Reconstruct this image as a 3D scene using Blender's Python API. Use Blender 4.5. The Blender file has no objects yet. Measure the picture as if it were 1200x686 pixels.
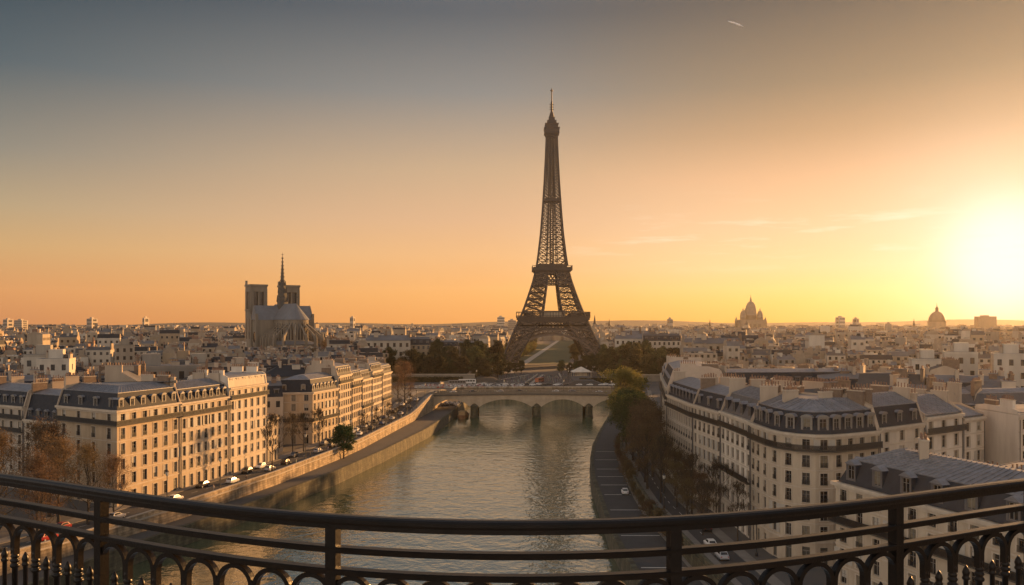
import bpy, bmesh, math, random
import numpy as np
from mathutils import Vector, Matrix

R = math.radians
SC = bpy.context.scene
COL = SC.collection
RNG = random.Random(7)

# ------------------------------------------------------------------ camera, sky, sun, exposure
HC = 48.0                    # eye height above the water
FPX = 1040.0
cam_d = bpy.data.cameras.new('camera')
cam_d.sensor_width = 36.0
cam_d.lens = 36.0 * FPX / 1200.0
cam_d.shift_y = 35.0 / 1200.0
cam_d.clip_start = 0.05
cam_d.clip_end = 20000
cam = bpy.data.objects.new('camera', cam_d)
COL.objects.link(cam)
cam.location = (0, 0, HC)
cam.rotation_euler = (R(90), 0, 0)
SC.camera = cam

EXPO = 1.1
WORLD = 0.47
GLOW_AZ, GLOW_EL = R(29.2), R(3.7)
SUN_AZ, SUN_EL = R(44), R(8.0)


def lin(c):
    return tuple(((v / 255.0) / 12.92 if v / 255.0 <= 0.04045 else ((v / 255.0 + 0.055) / 1.055) ** 2.4) for v in c) + (1.0,)


def make_world():
    w = bpy.data.worlds.new('World')
    SC.world = w
    w.use_nodes = True
    nt = w.node_tree
    nt.nodes.clear()
    N, L = nt.nodes.new, nt.links.new

    def math_(op, a, b=None, c=None, clamp=False):
        n = N('ShaderNodeMath'); n.operation = op; n.use_clamp = clamp
        for i, v in enumerate((a, b, c)):
            if v is None: continue
            if isinstance(v, (int, float)): n.inputs[i].default_value = v
            else: L(v, n.inputs[i])
        return n.outputs[0]

    def mix(f, a, b, mode='MIX'):
        n = N('ShaderNodeMix'); n.data_type = 'RGBA'; n.blend_type = mode; n.clamp_result = False
        for k, v in ((0, f), (6, a), (7, b)):
            if isinstance(v, (int, float)): n.inputs[k].default_value = v
            elif isinstance(v, tuple): n.inputs[k].default_value = v
            else: L(v, n.inputs[k])
        return n.outputs[2]
    tc = N('ShaderNodeTexCoord')
    nrm = N('ShaderNodeVectorMath'); nrm.operation = 'NORMALIZE'; L(tc.outputs['Generated'], nrm.inputs[0])
    d = nrm.outputs[0]
    sep = N('ShaderNodeSeparateXYZ'); L(d, sep.inputs[0])
    x, y, z = sep.outputs
    hl = math_('MAXIMUM', math_('SQRT', math_('ADD', math_('MULTIPLY', x, x), math_('MULTIPLY', y, y))), 0.001)
    ch = math_('DIVIDE', math_('ADD', math_('MULTIPLY', x, math.sin(GLOW_AZ)), math_('MULTIPLY', y, math.cos(GLOW_AZ))), hl)
    zz = math_('ADD', math_('MAXIMUM', z, 0.0), 0.0)

    def ramp(stops):
        n = N('ShaderNodeValToRGB'); cr = n.color_ramp; cr.interpolation = 'EASE'
        cr.interpolation = 'LINEAR'
        while len(cr.elements) < len(stops): cr.elements.new(0.5)
        for e, (p, c, k) in zip(cr.elements, stops):
            e.position = p; l = lin(c); e.color = (l[0] * k, l[1] * k, l[2] * k, 1)
        L(zz, n.inputs[0])
        return n.outputs[0]
    away = ramp([(0, (206, 134, 84), 1), (.03, (220, 152, 94), 1), (.075, (206, 166, 114), 1), (.115, (180, 160, 126), 1),
                 (.17, (136, 134, 124), 1), (.25, (78, 94, 102), 1), (.33, (46, 67, 79), 1), (.5, (96, 106, 124), 1.0), (1, (110, 122, 142), 1.0)])
    mid = ramp([(0, (236, 160, 84), 1), (.03, (241, 174, 100), 1), (.075, (238, 185, 130), 1), (.115, (224, 180, 140), 1),
                (.17, (203, 172, 138), 1), (.25, (142, 139, 134), 1), (.33, (92, 98, 104), 1), (.5, (100, 104, 116), 1.0), (1, (110, 122, 142), 1.0)])
    near = ramp([(0, (246, 176, 74), 1), (.022, (250, 194, 100), 1), (.06, (249, 210, 156), 1), (.10, (243, 203, 160), 1),
                 (.155, (232, 184, 142), 1), (.20, (192, 156, 120), 1), (.25, (150, 130, 106), 1), (.33, (100, 93, 86), 1), (.5, (110, 106, 108), 1.0), (1, (110, 122, 142), 1.0)])
    # azimuth blend: cos of the angle to the glow
    f1 = N('ShaderNodeMapRange'); f1.interpolation_type = 'SMOOTHSTEP'; L(ch, f1.inputs[0])
    f1.inputs[1].default_value = math.cos(R(66)); f1.inputs[2].default_value = math.cos(R(26))
    f2 = N('ShaderNodeMapRange'); f2.interpolation_type = 'SMOOTHSTEP'; L(ch, f2.inputs[0])
    f2.inputs[1].default_value = math.cos(R(32)); f2.inputs[2].default_value = math.cos(R(2))
    c = mix(f1.outputs[0], away, mid)
    c = mix(f2.outputs[0], c, near)
    # opposite and upper sky: out of view, brightened to fill the shaded facades
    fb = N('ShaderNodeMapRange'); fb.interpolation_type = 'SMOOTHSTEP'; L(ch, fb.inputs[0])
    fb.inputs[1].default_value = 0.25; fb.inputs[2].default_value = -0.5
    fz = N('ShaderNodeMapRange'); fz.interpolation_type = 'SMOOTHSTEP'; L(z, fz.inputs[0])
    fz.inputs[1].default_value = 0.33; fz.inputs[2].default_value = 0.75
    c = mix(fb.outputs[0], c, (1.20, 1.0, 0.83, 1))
    c = mix(fz.outputs[0], c, (0.30, 0.305, 0.335, 1))
    # glow round the low sun
    gd = (math.sin(GLOW_AZ) * math.cos(GLOW_EL), math.cos(GLOW_AZ) * math.cos(GLOW_EL), math.sin(GLOW_EL))
    dot = N('ShaderNodeVectorMath'); dot.operation = 'DOT_PRODUCT'; L(d, dot.inputs[0]); dot.inputs[1].default_value = gd
    ang = math_('ARCCOSINE', math_('MINIMUM', dot.outputs['Value'], 0.999999))
    g1 = math_('EXPONENT', math_('MULTIPLY', math_('POWER', math_('DIVIDE', ang, R(3.15)), 3.0), -1.0))
    g2 = math_('EXPONENT', math_('MULTIPLY', math_('POWER', math_('DIVIDE', ang, R(6.0)), 2.0), -1.0))
    c = mix(math_('MULTIPLY', g2, 0.55), c, (1.0, .90, .77, 1))
    c = mix(g1, c, (1.10, .99, .89, 1))
    # thin wisps of cirrus low on the right
    mp = N('ShaderNodeMapping'); mp.inputs['Scale'].default_value = (9, 9, 95); mp.inputs['Rotation'].default_value = (0, R(5), 0); L(d, mp.inputs[0])
    ns = N('ShaderNodeTexNoise'); ns.inputs['Scale'].default_value = 1.0; ns.inputs['Detail'].default_value = 6; ns.inputs['Roughness'].default_value = .62; L(mp.outputs[0], ns.inputs[0])
    k = N('ShaderNodeMapRange'); L(ns.outputs[0], k.inputs[0]); k.inputs[1].default_value = .54; k.inputs[2].default_value = .74
    band = math_('EXPONENT', math_('MULTIPLY', math_('POWER', math_('DIVIDE', math_('SUBTRACT', z, 0.095), 0.028), 2.0), -1.0))
    fac = math_('MULTIPLY', math_('MULTIPLY', k.outputs[0], band), math_('MULTIPLY', f2.outputs[0], 0.8))
    c = mix(fac, c, (1.04, .88, .68, 1))
    sky = N('ShaderNodeTexSky'); sky.sky_type = 'NISHITA'; sky.sun_disc = False
    sky.sun_elevation = SUN_EL; sky.sun_rotation = SUN_AZ
    sky.air_density = 1.2; sky.dust_density = 3.0
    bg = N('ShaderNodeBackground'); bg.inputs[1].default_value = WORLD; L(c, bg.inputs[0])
    bn = N('ShaderNodeBackground'); bn.inputs[1].default_value = 0.002; L(sky.outputs[0], bn.inputs[0])
    ad = N('ShaderNodeAddShader'); L(bg.outputs[0], ad.inputs[0]); L(bn.outputs[0], ad.inputs[1])
    out = N('ShaderNodeOutputWorld'); L(ad.outputs[0], out.inputs[0])


make_world()
sun_d = bpy.data.lights.new('sun', 'SUN')
sun_d.energy = 5.0
sun_d.angle = R(0.8)
sun_d.color = (1.0, 0.50, 0.17)
sun = bpy.data.objects.new('sun', sun_d)
COL.objects.link(sun)
sd = Vector((math.sin(SUN_AZ) * math.cos(SUN_EL), math.cos(SUN_AZ) * math.cos(SUN_EL), math.sin(SUN_EL)))
sun.rotation_euler = sd.to_track_quat('Z', 'Y').to_euler()
sun.location = sd * 300

SC.view_settings.view_transform = 'Standard'
SC.view_settings.look = 'None'
SC.view_settings.exposure = EXPO
SC.view_settings.gamma = 1.0
SC.view_settings.use_curve_mapping = False
SC.render.engine = 'CYCLES'
SC.cycles.use_denoising = True
try:
    SC.cycles.denoiser = 'OPENIMAGEDENOISE'
except Exception:
    pass
SC.cycles.max_bounces = 6
SC.cycles.volume_bounces = 0
SC.cycles.transparent_max_bounces = 8
SC.cycles.sample_clamp_indirect = 4

# ------------------------------------------------------------------ materials
MATS = {}


def mat(name, c1, c2=None, scale=0.5, rough=0.8, metal=0.0, bump=0.0, stretch=(1, 1, 1), var=0.0, bscale=None, spec=0.5, coord='Object', hue=0.0):
    """Principled material with large and fine noise between two colours; var adds a per-object brightness change."""
    if name in MATS: return MATS[name]
    m = bpy.data.materials.new(name); m.use_nodes = True
    nt = m.node_tree; N, L = nt.nodes.new, nt.links.new
    b = nt.nodes['Principled BSDF']
    b.inputs['Roughness'].default_value = rough
    b.inputs['Metallic'].default_value = metal
    b.inputs['Specular IOR Level'].default_value = spec
    c2 = c2 or tuple(v * .75 for v in c1)
    tc = N('ShaderNodeTexCoord'); mp = N('ShaderNodeMapping'); mp.inputs['Scale'].default_value = stretch
    L(tc.outputs[coord], mp.inputs[0])
    n1 = N('ShaderNodeTexNoise'); n1.inputs['Scale'].default_value = scale; n1.inputs['Detail'].default_value = 6; n1.inputs['Roughness'].default_value = .65
    L(mp.outputs[0], n1.inputs[0])
    mr = N('ShaderNodeMapRange'); mr.inputs[1].default_value = .3; mr.inputs[2].default_value = .72; L(n1.outputs[0], mr.inputs[0])
    mx = N('ShaderNodeMix'); mx.data_type = 'RGBA'; L(mr.outputs[0], mx.inputs[0])
    mx.inputs[6].default_value = (*c1, 1); mx.inputs[7].default_value = (*c2, 1)
    col = mx.outputs[2]
    if var or hue:
        oi = N('ShaderNodeObjectInfo')
        hs = N('ShaderNodeHueSaturation'); L(col, hs.inputs['Color'])
        vr = N('ShaderNodeMapRange'); L(oi.outputs['Random'], vr.inputs[0]); vr.inputs[3].default_value = 1 - var; vr.inputs[4].default_value = 1 + var
        L(vr.outputs[0], hs.inputs['Value'])
        if hue:
            ml = N('ShaderNodeMath'); ml.operation = 'MULTIPLY'; ml.inputs[1].default_value = 7.31; L(oi.outputs['Random'], ml.inputs[0])
            fr = N('ShaderNodeMath'); fr.operation = 'FRACT'; L(ml.outputs[0], fr.inputs[0])
            hr = N('ShaderNodeMapRange'); L(fr.outputs[0], hr.inputs[0]); hr.inputs[3].default_value = .5 - hue; hr.inputs[4].default_value = .5 + hue
            L(hr.outputs[0], hs.inputs['Hue'])
        col = hs.outputs[0]
    L(col, b.inputs['Base Color'])
    if bump:
        bp = N('ShaderNodeBump'); bp.inputs['Strength'].default_value = bump; bp.inputs['Distance'].default_value = .05
        n2 = N('ShaderNodeTexNoise'); n2.inputs['Scale'].default_value = bscale or scale * 8; n2.inputs['Detail'].default_value = 4
        L(mp.outputs[0], n2.inputs[0]); L(n2.outputs[0], bp.inputs['Height']); L(bp.outputs[0], b.inputs['Normal'])
    MATS[name] = m
    return m




def coursed(name, c1, c2, axis, bw=.9, bh=.42, scale=.5):
    m = mat(name, c1, c2, scale, .9, bump=0)
    nt = m.node_tree; N, L = nt.nodes.new, nt.links.new; b = nt.nodes['Principled BSDF']
    src = b.inputs['Base Color'].links[0].from_socket
    tc = N('ShaderNodeTexCoord'); sp = N('ShaderNodeSeparateXYZ'); cb = N('ShaderNodeCombineXYZ'); L(tc.outputs['Object'], sp.inputs[0])
    L(sp.outputs[axis], cb.inputs[0]); L(sp.outputs[2], cb.inputs[1])
    bk = N('ShaderNodeTexBrick'); L(cb.outputs[0], bk.inputs[0]); bk.inputs['Scale'].default_value = 1; bk.inputs['Brick Width'].default_value = bw; bk.inputs['Row Height'].default_value = bh
    bk.inputs['Mortar Size'].default_value = .03; bk.inputs['Color1'].default_value = (1, 1, 1, 1); bk.inputs['Color2'].default_value = (.62, .60, .57, 1); bk.inputs['Mortar'].default_value = (.40, .38, .35, 1)
    mx = N('ShaderNodeMix'); mx.data_type = 'RGBA'; mx.blend_type = 'MULTIPLY'; mx.inputs[0].default_value = 1; L(src, mx.inputs[6]); L(bk.outputs[0], mx.inputs[7])
    # damp streaks running down the wall
    mp = N('ShaderNodeMapping'); mp.inputs['Scale'].default_value = (.35, .35, .05); L(tc.outputs['Object'], mp.inputs[0])
    n = N('ShaderNodeTexNoise'); n.inputs['Scale'].default_value = 2; n.inputs['Detail'].default_value = 5; L(mp.outputs[0], n.inputs[0])
    mr = N('ShaderNodeMapRange'); L(n.outputs[0], mr.inputs[0]); mr.inputs[1].default_value = .38; mr.inputs[2].default_value = .62; mr.inputs[3].default_value = .55; mr.inputs[4].default_value = 1.08
    m2 = N('ShaderNodeVectorMath'); m2.operation = 'SCALE'; L(mx.outputs[2], m2.inputs[0]); L(mr.outputs[0], m2.inputs['Scale']); L(m2.outputs[0], b.inputs['Base Color'])
    bp = N('ShaderNodeBump'); bp.inputs['Strength'].default_value = .6; bp.inputs['Distance'].default_value = .05; L(bk.outputs[0], bp.inputs['Height']); L(bp.outputs[0], b.inputs['Normal'])
    return m


VS = (1, 1, .22)      # vertical streaks
STONE = [mat('stone_cream', (.47, .39, .29), (.31, .25, .185), .45, .85, bump=.3, stretch=VS),
         mat('stone_ochre', (.45, .35, .235), (.29, .22, .145), .4, .85, bump=.3, stretch=VS),
         mat('stone_pale', (.55, .48, .385), (.38, .325, .26), .5, .85, bump=.3, stretch=VS),
         mat('stone_grey', (.40, .355, .30), (.25, .22, .185), .45, .85, bump=.3, stretch=VS),
         mat('plaster_white', (.64, .58, .49), (.47, .41, .34), .4, .9, bump=.2, stretch=VS)]
CREAM, OCHRE, PALE, GREY, PLASTER = STONE
CITY = [mat('city_' + n, tuple(v * k for v in c), tuple(v * k * .66 for v in c), .25, .9, stretch=VS, var=.3) for n, c, k in
        (('cream', (.46, .38, .285), .72), ('ochre', (.44, .34, .23), .7), ('pale', (.52, .45, .36), .78), ('grey', (.36, .33, .29), .62), ('white', (.62, .56, .47), .72))]
CROOF = [mat('city_zinc', (.125, .122, .125), (.07, .068, .07), .25, .6, var=.3), mat('city_weathered_zinc', (.075, .07, .068), (.045, .041, .04), .25, .7, var=.3), mat('city_slate', (.030, .032, .038), (.018, .02, .024), .4, .7, spec=.3)]
GABLE = mat('gable_plaster', (.44, .36, .275), (.31, .25, .19), .25, .92, bump=.3, stretch=VS)
TRIM = mat('stone_trim', (.50, .43, .34), (.36, .30, .23), .8, .85)
SLATE = mat('slate', (.036, .040, .050), (.020, .023, .029), 1.2, .65, spec=.12, bump=.5, bscale=9)
ZINC = mat('zinc', (.215, .22, .24), (.095, .095, .105), 1.1, .5, metal=.1, stretch=(1, 1, 1))
ZINCD = mat('zinc_weathered', (.105, .10, .10), (.06, .057, .058), .5, .6, metal=.1)
BRICK = mat('chimney_brick', (.21, .15, .105), (.13, .092, .066), 1.5, .9)
POT = mat('terracotta', (.22, .13, .09), (.14, .09, .065), 3, .85, var=.25)
IRON = mat('painted_iron', (.014, .014, .015), (.022, .021, .02), 6, .45)
FRAME = mat('window_paint', (.22, .20, .175), (.14, .13, .115), 3, .6)
DOORM = mat('door_paint', (.035, .05, .045), (.06, .035, .025), .3, .5, var=.4)
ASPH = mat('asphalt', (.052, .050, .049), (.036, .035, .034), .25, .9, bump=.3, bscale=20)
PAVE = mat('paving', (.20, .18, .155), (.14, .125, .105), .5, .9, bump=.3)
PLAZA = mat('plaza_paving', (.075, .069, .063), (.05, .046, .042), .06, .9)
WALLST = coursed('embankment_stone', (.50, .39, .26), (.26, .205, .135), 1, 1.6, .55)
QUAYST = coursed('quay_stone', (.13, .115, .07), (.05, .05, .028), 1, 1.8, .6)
COPING = mat('coping_stone', (.40, .35, .28), (.28, .24, .19), 1, .85)
WHITEP = mat('road_paint', (.55, .53, .48), (.34, .33, .30), 1.5, .8)
GROUND = mat('city_soil', (.10, .09, .08), (.06, .055, .05), .02, .95)
LAWN = mat('lawn', (.050, .062, .018), (.032, .042, .014), .03, .95)
HILLM = mat('hill_woods', (.06, .06, .05), (.04, .042, .035), .004, .95)
GOLDST = mat('basilica_stone', (.20, .17, .14), (.14, .12, .10), .1, .8)
CATH = mat('cathedral_stone', (.24, .205, .16), (.12, .105, .085), .15, .9, stretch=VS)
LEAD = mat('lead_roof', (.15, .16, .175), (.10, .108, .12), .2, .55, metal=.2)
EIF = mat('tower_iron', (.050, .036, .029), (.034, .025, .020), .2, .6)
EIFL = mat('tower_iron_pale_lit', (.125, .088, .065), (.085, .06, .045), .2, .6)  # pale arch iron; on the leg braces this tone paints in lit members
RAIL = mat('rail_iron', (.005, .0047, .0045), (.014, .0095, .007), 9, .36, bump=.06, bscale=90, spec=.22)
BARK = mat('bark', (.055, .042, .03), (.03, .023, .017), 2, .95)
CARC = {k: mat('car_paint_' + k, c, tuple(v * .92 for v in c), 1, .28, spec=.6) for k, c in
        dict(white=(.62, .61, .58), black=(.012, .012, .013), silver=(.35, .35, .36), grey=(.09, .09, .095), red=(.30, .02, .015), blue=(.03, .06, .15)).items()}
TYRE = mat('tyre', (.012, .012, .012), (.02, .02, .02), 5, .9)
LAMPG = mat('lamp_glass', (.5, .47, .4), (.42, .39, .33), 5, .3)
REDL = mat('red_lens', (.30, .01, .01), (.25, .01, .01), 5, .3)
CLOTH = mat('clothes', (.24, .19, .17), (.10, .09, .10), 1.5, .9, var=.9, hue=.5)
SKIN = mat('skin', (.36, .22, .15), (.33, .2, .13), 4, .6)


def glass_mat(name, dark, curtain, share):
    m = bpy.data.materials.new(name); m.use_nodes = True
    nt = m.node_tree; N, L = nt.nodes.new, nt.links.new
    b = nt.nodes['Principled BSDF']; b.inputs['Roughness'].default_value = .07; b.inputs['Specular IOR Level'].default_value = .35
    oi = N('ShaderNodeObjectInfo'); cr = N('ShaderNodeValToRGB'); cr.color_ramp.interpolation = 'CONSTANT'
    e = cr.color_ramp.elements; e[0].color = (*dark, 1); e[1].position = 1 - share; e[1].color = (*curtain, 1)
    x = e.new((1 - share) * .5); x.color = (dark[0] * 2.4, dark[1] * 2.2, dark[2] * 2.0, 1)
    L(oi.outputs['Random'], cr.inputs[0])
    tc = N('ShaderNodeTexCoord'); n = N('ShaderNodeTexNoise'); n.inputs['Scale'].default_value = 2.2; L(tc.outputs['Object'], n.inputs[0])
    mx = N('ShaderNodeMix'); mx.data_type = 'RGBA'; mx.blend_type = 'MULTIPLY'; mx.inputs[0].default_value = .8
    L(cr.outputs[0], mx.inputs[6]); L(n.outputs[0], mx.inputs[7]); L(mx.outputs[2], b.inputs['Base Color'])
    MATS[name] = m
    return m


GLASS = glass_mat('window_glass', (.018, .018, .02), (.30, .26, .19), .18)
GLASSD = mat('dark_glass', (.018, .018, .02), (.04, .038, .035), .8, .12, spec=.6)


def water_mat():
    m = bpy.data.materials.new('river_water'); m.use_nodes = True
    nt = m.node_tree; N, L = nt.nodes.new, nt.links.new
    b = nt.nodes['Principled BSDF']
    b.inputs['Base Color'].default_value = (.064, .088, .044, 1)
    b.inputs['Roughness'].default_value = .09; b.inputs['IOR'].default_value = 6.0
    tc = N('ShaderNodeTexCoord')
    hs = []
    for sc_, rot, amp, det in (((.20, .24, 1), 14, 1.0, 3), ((.55, .50, 1), -20, .46, 2), ((1.5, 1.3, 1), 25, .12, 1), ((.02, .03, 1), 0, 1.2, 2)):
        mp = N('ShaderNodeMapping'); mp.inputs['Scale'].default_value = sc_; mp.inputs['Rotation'].default_value = (0, 0, R(rot)); L(tc.outputs['Object'], mp.inputs[0])
        n = N('ShaderNodeTexNoise'); n.inputs['Scale'].default_value = 1; n.inputs['Detail'].default_value = det; n.inputs['Distortion'].default_value = .6; L(mp.outputs[0], n.inputs[0])
        a = N('ShaderNodeMath'); a.operation = 'MULTIPLY'; a.inputs[1].default_value = amp; L(n.outputs[0], a.inputs[0]); hs.append(a.outputs[0])
    s = hs[0]
    for h in hs[1:]:
        a = N('ShaderNodeMath'); a.operation = 'ADD'; L(s, a.inputs[0]); L(h, a.inputs[1]); s = a.outputs[0]
    bp = N('ShaderNodeBump'); bp.inputs['Strength'].default_value = 1.0; bp.inputs['Distance'].default_value = .20; L(s, bp.inputs['Height']); L(bp.outputs[0], b.inputs['Normal'])
    return m


WATER = water_mat()


def leaf_mat(name, c1, c2, var=.2, hue=.02):
    m = mat(name, c1, c2, .7, .7, var=var, hue=hue, spec=.25)
    nt = m.node_tree; b = nt.nodes['Principled BSDF']
    src = b.inputs['Base Color'].links[0].from_socket
    tr = nt.nodes.new('ShaderNodeBsdfTranslucent'); nt.links.new(src, tr.inputs[0])
    mx = nt.nodes.new('ShaderNodeMixShader'); mx.inputs[0].default_value = .3
    out = [n for n in nt.nodes if n.type == 'OUTPUT_MATERIAL'][0]
    nt.links.new(b.outputs[0], mx.inputs[1]); nt.links.new(tr.outputs[0], mx.inputs[2]); nt.links.new(mx.outputs[0], out.inputs[0])
    return m


L_GREEN = leaf_mat('leaf_dark_green', (.085, .095, .03), (.045, .055, .02))
L_YGREEN = leaf_mat('leaf_yellow_green', (.20, .165, .04), (.09, .095, .03))
L_RUST = leaf_mat('leaf_rust', (.21, .13, .065), (.12, .08, .042))
L_BROWN = leaf_mat('leaf_brown', (.16, .11, .058), (.09, .066, .036))
L_PARK = leaf_mat('leaf_park', (.080, .076, .030), (.036, .038, .017), var=.5, hue=.05)
L_BUSH = leaf_mat('leaf_bush', (.035, .06, .018), (.02, .036, .012))

# ------------------------------------------------------------------ mesh helpers


class MB:
    """collects faces (vertices merged) and links them as ONE mesh object"""

    def __init__(s, merge=True):
        s.v = []; s.f = []; s.m = []; s.d = {}; s.merge = merge

    def vi(s, p):
        if not s.merge:
            s.v.append(tuple(p)); return len(s.v) - 1
        k = (round(p[0], 3), round(p[1], 3), round(p[2], 3))
        i = s.d.get(k)
        if i is None:
            i = s.d[k] = len(s.v); s.v.append((p[0], p[1], p[2]))
        return i

    def poly(s, pts, mi=0):
        ix = []
        for p in pts:
            i = s.vi(p)
            if i not in ix: ix.append(i)
        if len(ix) >= 3:
            s.f.append(ix); s.m.append(mi)

    def box(s, x0, x1, y0, y1, z0, z1, mi=0, M=None):
        P = [(x0, y0, z0), (x1, y0, z0), (x1, y1, z0), (x0, y1, z0), (x0, y0, z1), (x1, y0, z1), (x1, y1, z1), (x0, y1, z1)]
        if M is not None: P = [M @ Vector(p) for p in P]
        for q in ((3, 2, 1, 0), (4, 5, 6, 7), (0, 1, 5, 4), (1, 2, 6, 5), (2, 3, 7, 6), (3, 0, 4, 7)):
            s.poly([P[i] for i in q], mi)

    def beam(s, p, q, t, mi=0, t2=None):
        p = Vector(p); q = Vector(q); d = q - p
        if d.length < 1e-6: return
        d.normalize()
        up = Vector((0, 0, 1)) if abs(d.z) < .95 else Vector((0, 1, 0))
        a = d.cross(up).normalized() * (t / 2); b = d.cross(a).normalized() * ((t2 or t) / 2)
        A = [p + a + b, p - a + b, p - a - b, p + a - b]; B = [v + (q - p) for v in A]
        n0 = len(s.v)
        s.v += [tuple(v) for v in A + B]
        for i in range(4):
            j = (i + 1) % 4
            s.f.append([n0 + i, n0 + j, n0 + 4 + j, n0 + 4 + i]); s.m.append(mi)
        s.f.append([n0 + 3, n0 + 2, n0 + 1, n0]); s.m.append(mi)
        s.f.append([n0 + 4, n0 + 5, n0 + 6, n0 + 7]); s.m.append(mi)

    def tube(s, pts, rad, n=8, mi=0, cap=True):
        rings = []
        pts = [Vector(p) for p in pts]
        for i, p in enumerate(pts):
            d = (pts[min(i + 1, len(pts) - 1)] - pts[max(i - 1, 0)])
            d = d.normalized() if d.length > 1e-9 else Vector((0, 0, 1))
            up = Vector((0, 0, 1)) if abs(d.z) < .9 else Vector((0, 1, 0))
            a = d.cross(up).normalized(); b = d.cross(a).normalized()
            r = rad[i] if hasattr(rad, '__len__') else rad
            n0 = len(s.v)
            for k in range(n):
                t = 2 * math.pi * k / n
                s.v.append(tuple(p + a * (r * math.cos(t)) + b * (r * math.sin(t))))
            rings.append(n0)
        for i in range(len(rings) - 1):
            for k in range(n):
                k2 = (k + 1) % n
                s.f.append([rings[i] + k, rings[i] + k2, rings[i + 1] + k2, rings[i + 1] + k]); s.m.append(mi)
        if cap:
            s.f.append([rings[0] + k for k in range(n)][::-1]); s.m.append(mi)
            s.f.append([rings[-1] + k for k in range(n)]); s.m.append(mi)

    def lathe(s, prof, n=12, mi=0, c=(0, 0, 0)):
        """prof: list of (r, z) from bottom to top"""
        rings = []
        for r, z in prof:
            n0 = len(s.v)
            for k in range(n):
                t = 2 * math.pi * k / n
                s.v.append((c[0] + r * math.cos(t), c[1] + r * math.sin(t), c[2] + z))
            rings.append(n0)
        for i in range(len(rings) - 1):
            for k in range(n):
                k2 = (k + 1) % n
                s.f.append([rings[i] + k, rings[i] + k2, rings[i + 1] + k2, rings[i + 1] + k]); s.m.append(mi)
        s.f.append([rings[0] + k for k in range(n)][::-1]); s.m.append(mi)
        s.f.append([rings[-1] + k for k in range(n)]); s.m.append(mi)

    def mesh(s, name, mats, off=(0, 0, 0), smooth=False):
        me = bpy.data.meshes.new(name)
        ox, oy, oz = off
        me.from_pydata([(x - ox, y - oy, z - oz) for x, y, z in s.v], [], s.f)
        if not isinstance(mats, (list, tuple)): mats = [mats]
        for m in mats: me.materials.append(m)
        me.polygons.foreach_set('material_index', s.m)
        if smooth: me.polygons.foreach_set('use_smooth', [True] * len(s.f))
        me.update()
        return me

    def build(s, name, mats, parent=None, off=(0, 0, 0), smooth=False):
        return link(name, s.mesh(name, mats, off, smooth), parent)


def link(name, me, parent=None, loc=(0, 0, 0), rz=0.0, sc=(1, 1, 1)):
    o = bpy.data.objects.new(name, me)
    COL.objects.link(o)
    o.location = loc; o.rotation_euler = (0, 0, rz); o.scale = sc
    if parent is not None: o.parent = parent
    return o


def tag(o, label, cat, group=None, kind=None):
    if label: o['label'] = label
    if cat: o['category'] = cat
    if group: o['group'] = group
    if kind: o['kind'] = kind
    return o


def thing(name, label, cat, loc=(0, 0, 0), rz=0.0, group=None):
    return tag(link(name, None, None, loc, rz), label, cat, group)


def struct(o):
    o['kind'] = 'structure'; return o


def dup(root, loc, rz=0.0, sc=1.0, label=None, group=None, mats=None):
    r = root.copy(); COL.objects.link(r); r.location = loc; r.rotation_euler = (0, 0, rz)
    r.scale = (sc, sc, sc) if not hasattr(sc, '__len__') else sc
    if label: r['label'] = label
    if group: r['group'] = group
    for ch in root.children:
        c = ch.copy(); COL.objects.link(c); c.parent = r
        for g in ch.children:
            e = g.copy(); COL.objects.link(e); e.parent = c
    return r


def override(o, m, slot=0):
    o.material_slots[slot].link = 'OBJECT'; o.material_slots[slot].material = m


def interp(x, tab):
    if x <= tab[0][0]:
        (x0, y0), (x1, y1) = tab[0], tab[1]
    elif x >= tab[-1][0]:
        (x0, y0), (x1, y1) = tab[-2], tab[-1]
    else:
        for a, b in zip(tab, tab[1:]):
            if a[0] <= x <= b[0]:
                (x0, y0), (x1, y1) = a, b; break
    return y0 + (y1 - y0) * (x - x0) / (x1 - x0)


def inset_poly(pts, dist):
    """CCW polygon, one inset distance per edge (edge i runs from point i to i+1)"""
    n = len(pts); out = []
    for i in range(n):
        p0, p1, p2 = Vector(pts[i - 1]), Vector(pts[i]), Vector(pts[(i + 1) % n])
        u = (p1 - p0).normalized(); v = (p2 - p1).normalized()
        n0 = Vector((-u.y, u.x)); n1 = Vector((-v.y, v.x))
        d0, d1 = dist[i - 1], dist[i]
        cr = u.x * v.y - u.y * v.x
        if abs(cr) < .08:
            out.append(tuple(p1 + (n0 + n1).normalized() * ((d0 + d1) / 2)))
        else:
            a = p0 + n0 * d0; b = p1 + n1 * d1
            w = b - a
            t = (w.x * v.y - w.y * v.x) / cr
            out.append(tuple(a + u * t))
    return out

# ------------------------------------------------------------------ river, land, quays
GL = 6.8
QZ = 4.0
WL = [(-300, -120), (100, -92), (135, -83), (169, -77), (198, -68.6), (216, -63.6), (260, -52.5), (306, -44.2), (367, -35.3), (393, -32.9), (446, -29), (560, -23)]
WALL_L = [(-300, -150), (100, -112), (135, -97), (166, -84), (200, -74), (240, -64), (286, -55.5), (308, -52.4), (427, -41), (446, -39.6), (560, -34)]
WR = [(-300, 40), (60, 27), (130, 22.5), (170, 21.2), (188, 20.8), (218, 21.8), (251, 22.7), (287.6, 25.4), (320, 29.2), (367, 36.7), (427, 47.2), (446, 50.5), (560, 68)]
WALL_R = [(-300, 60), (60, 42), (130, 33.8), (202, 31), (226, 31.6), (284, 34.8), (330, 40.5), (367, 47), (427, 58.5), (446, 61), (560, 78)]


def sst(a, b, x):
    t = max(0, min(1, (x - a) / (b - a))); return t * t * (3 - 2 * t)


def zland(Y, off):
    """street level: rises to the bridge head, off = metres from the embankment wall"""
    return GL + 4.3 * sst(385, 444, Y) * (1 - sst(466, 530, Y)) * (1 - sst(16, 60, off))


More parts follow.
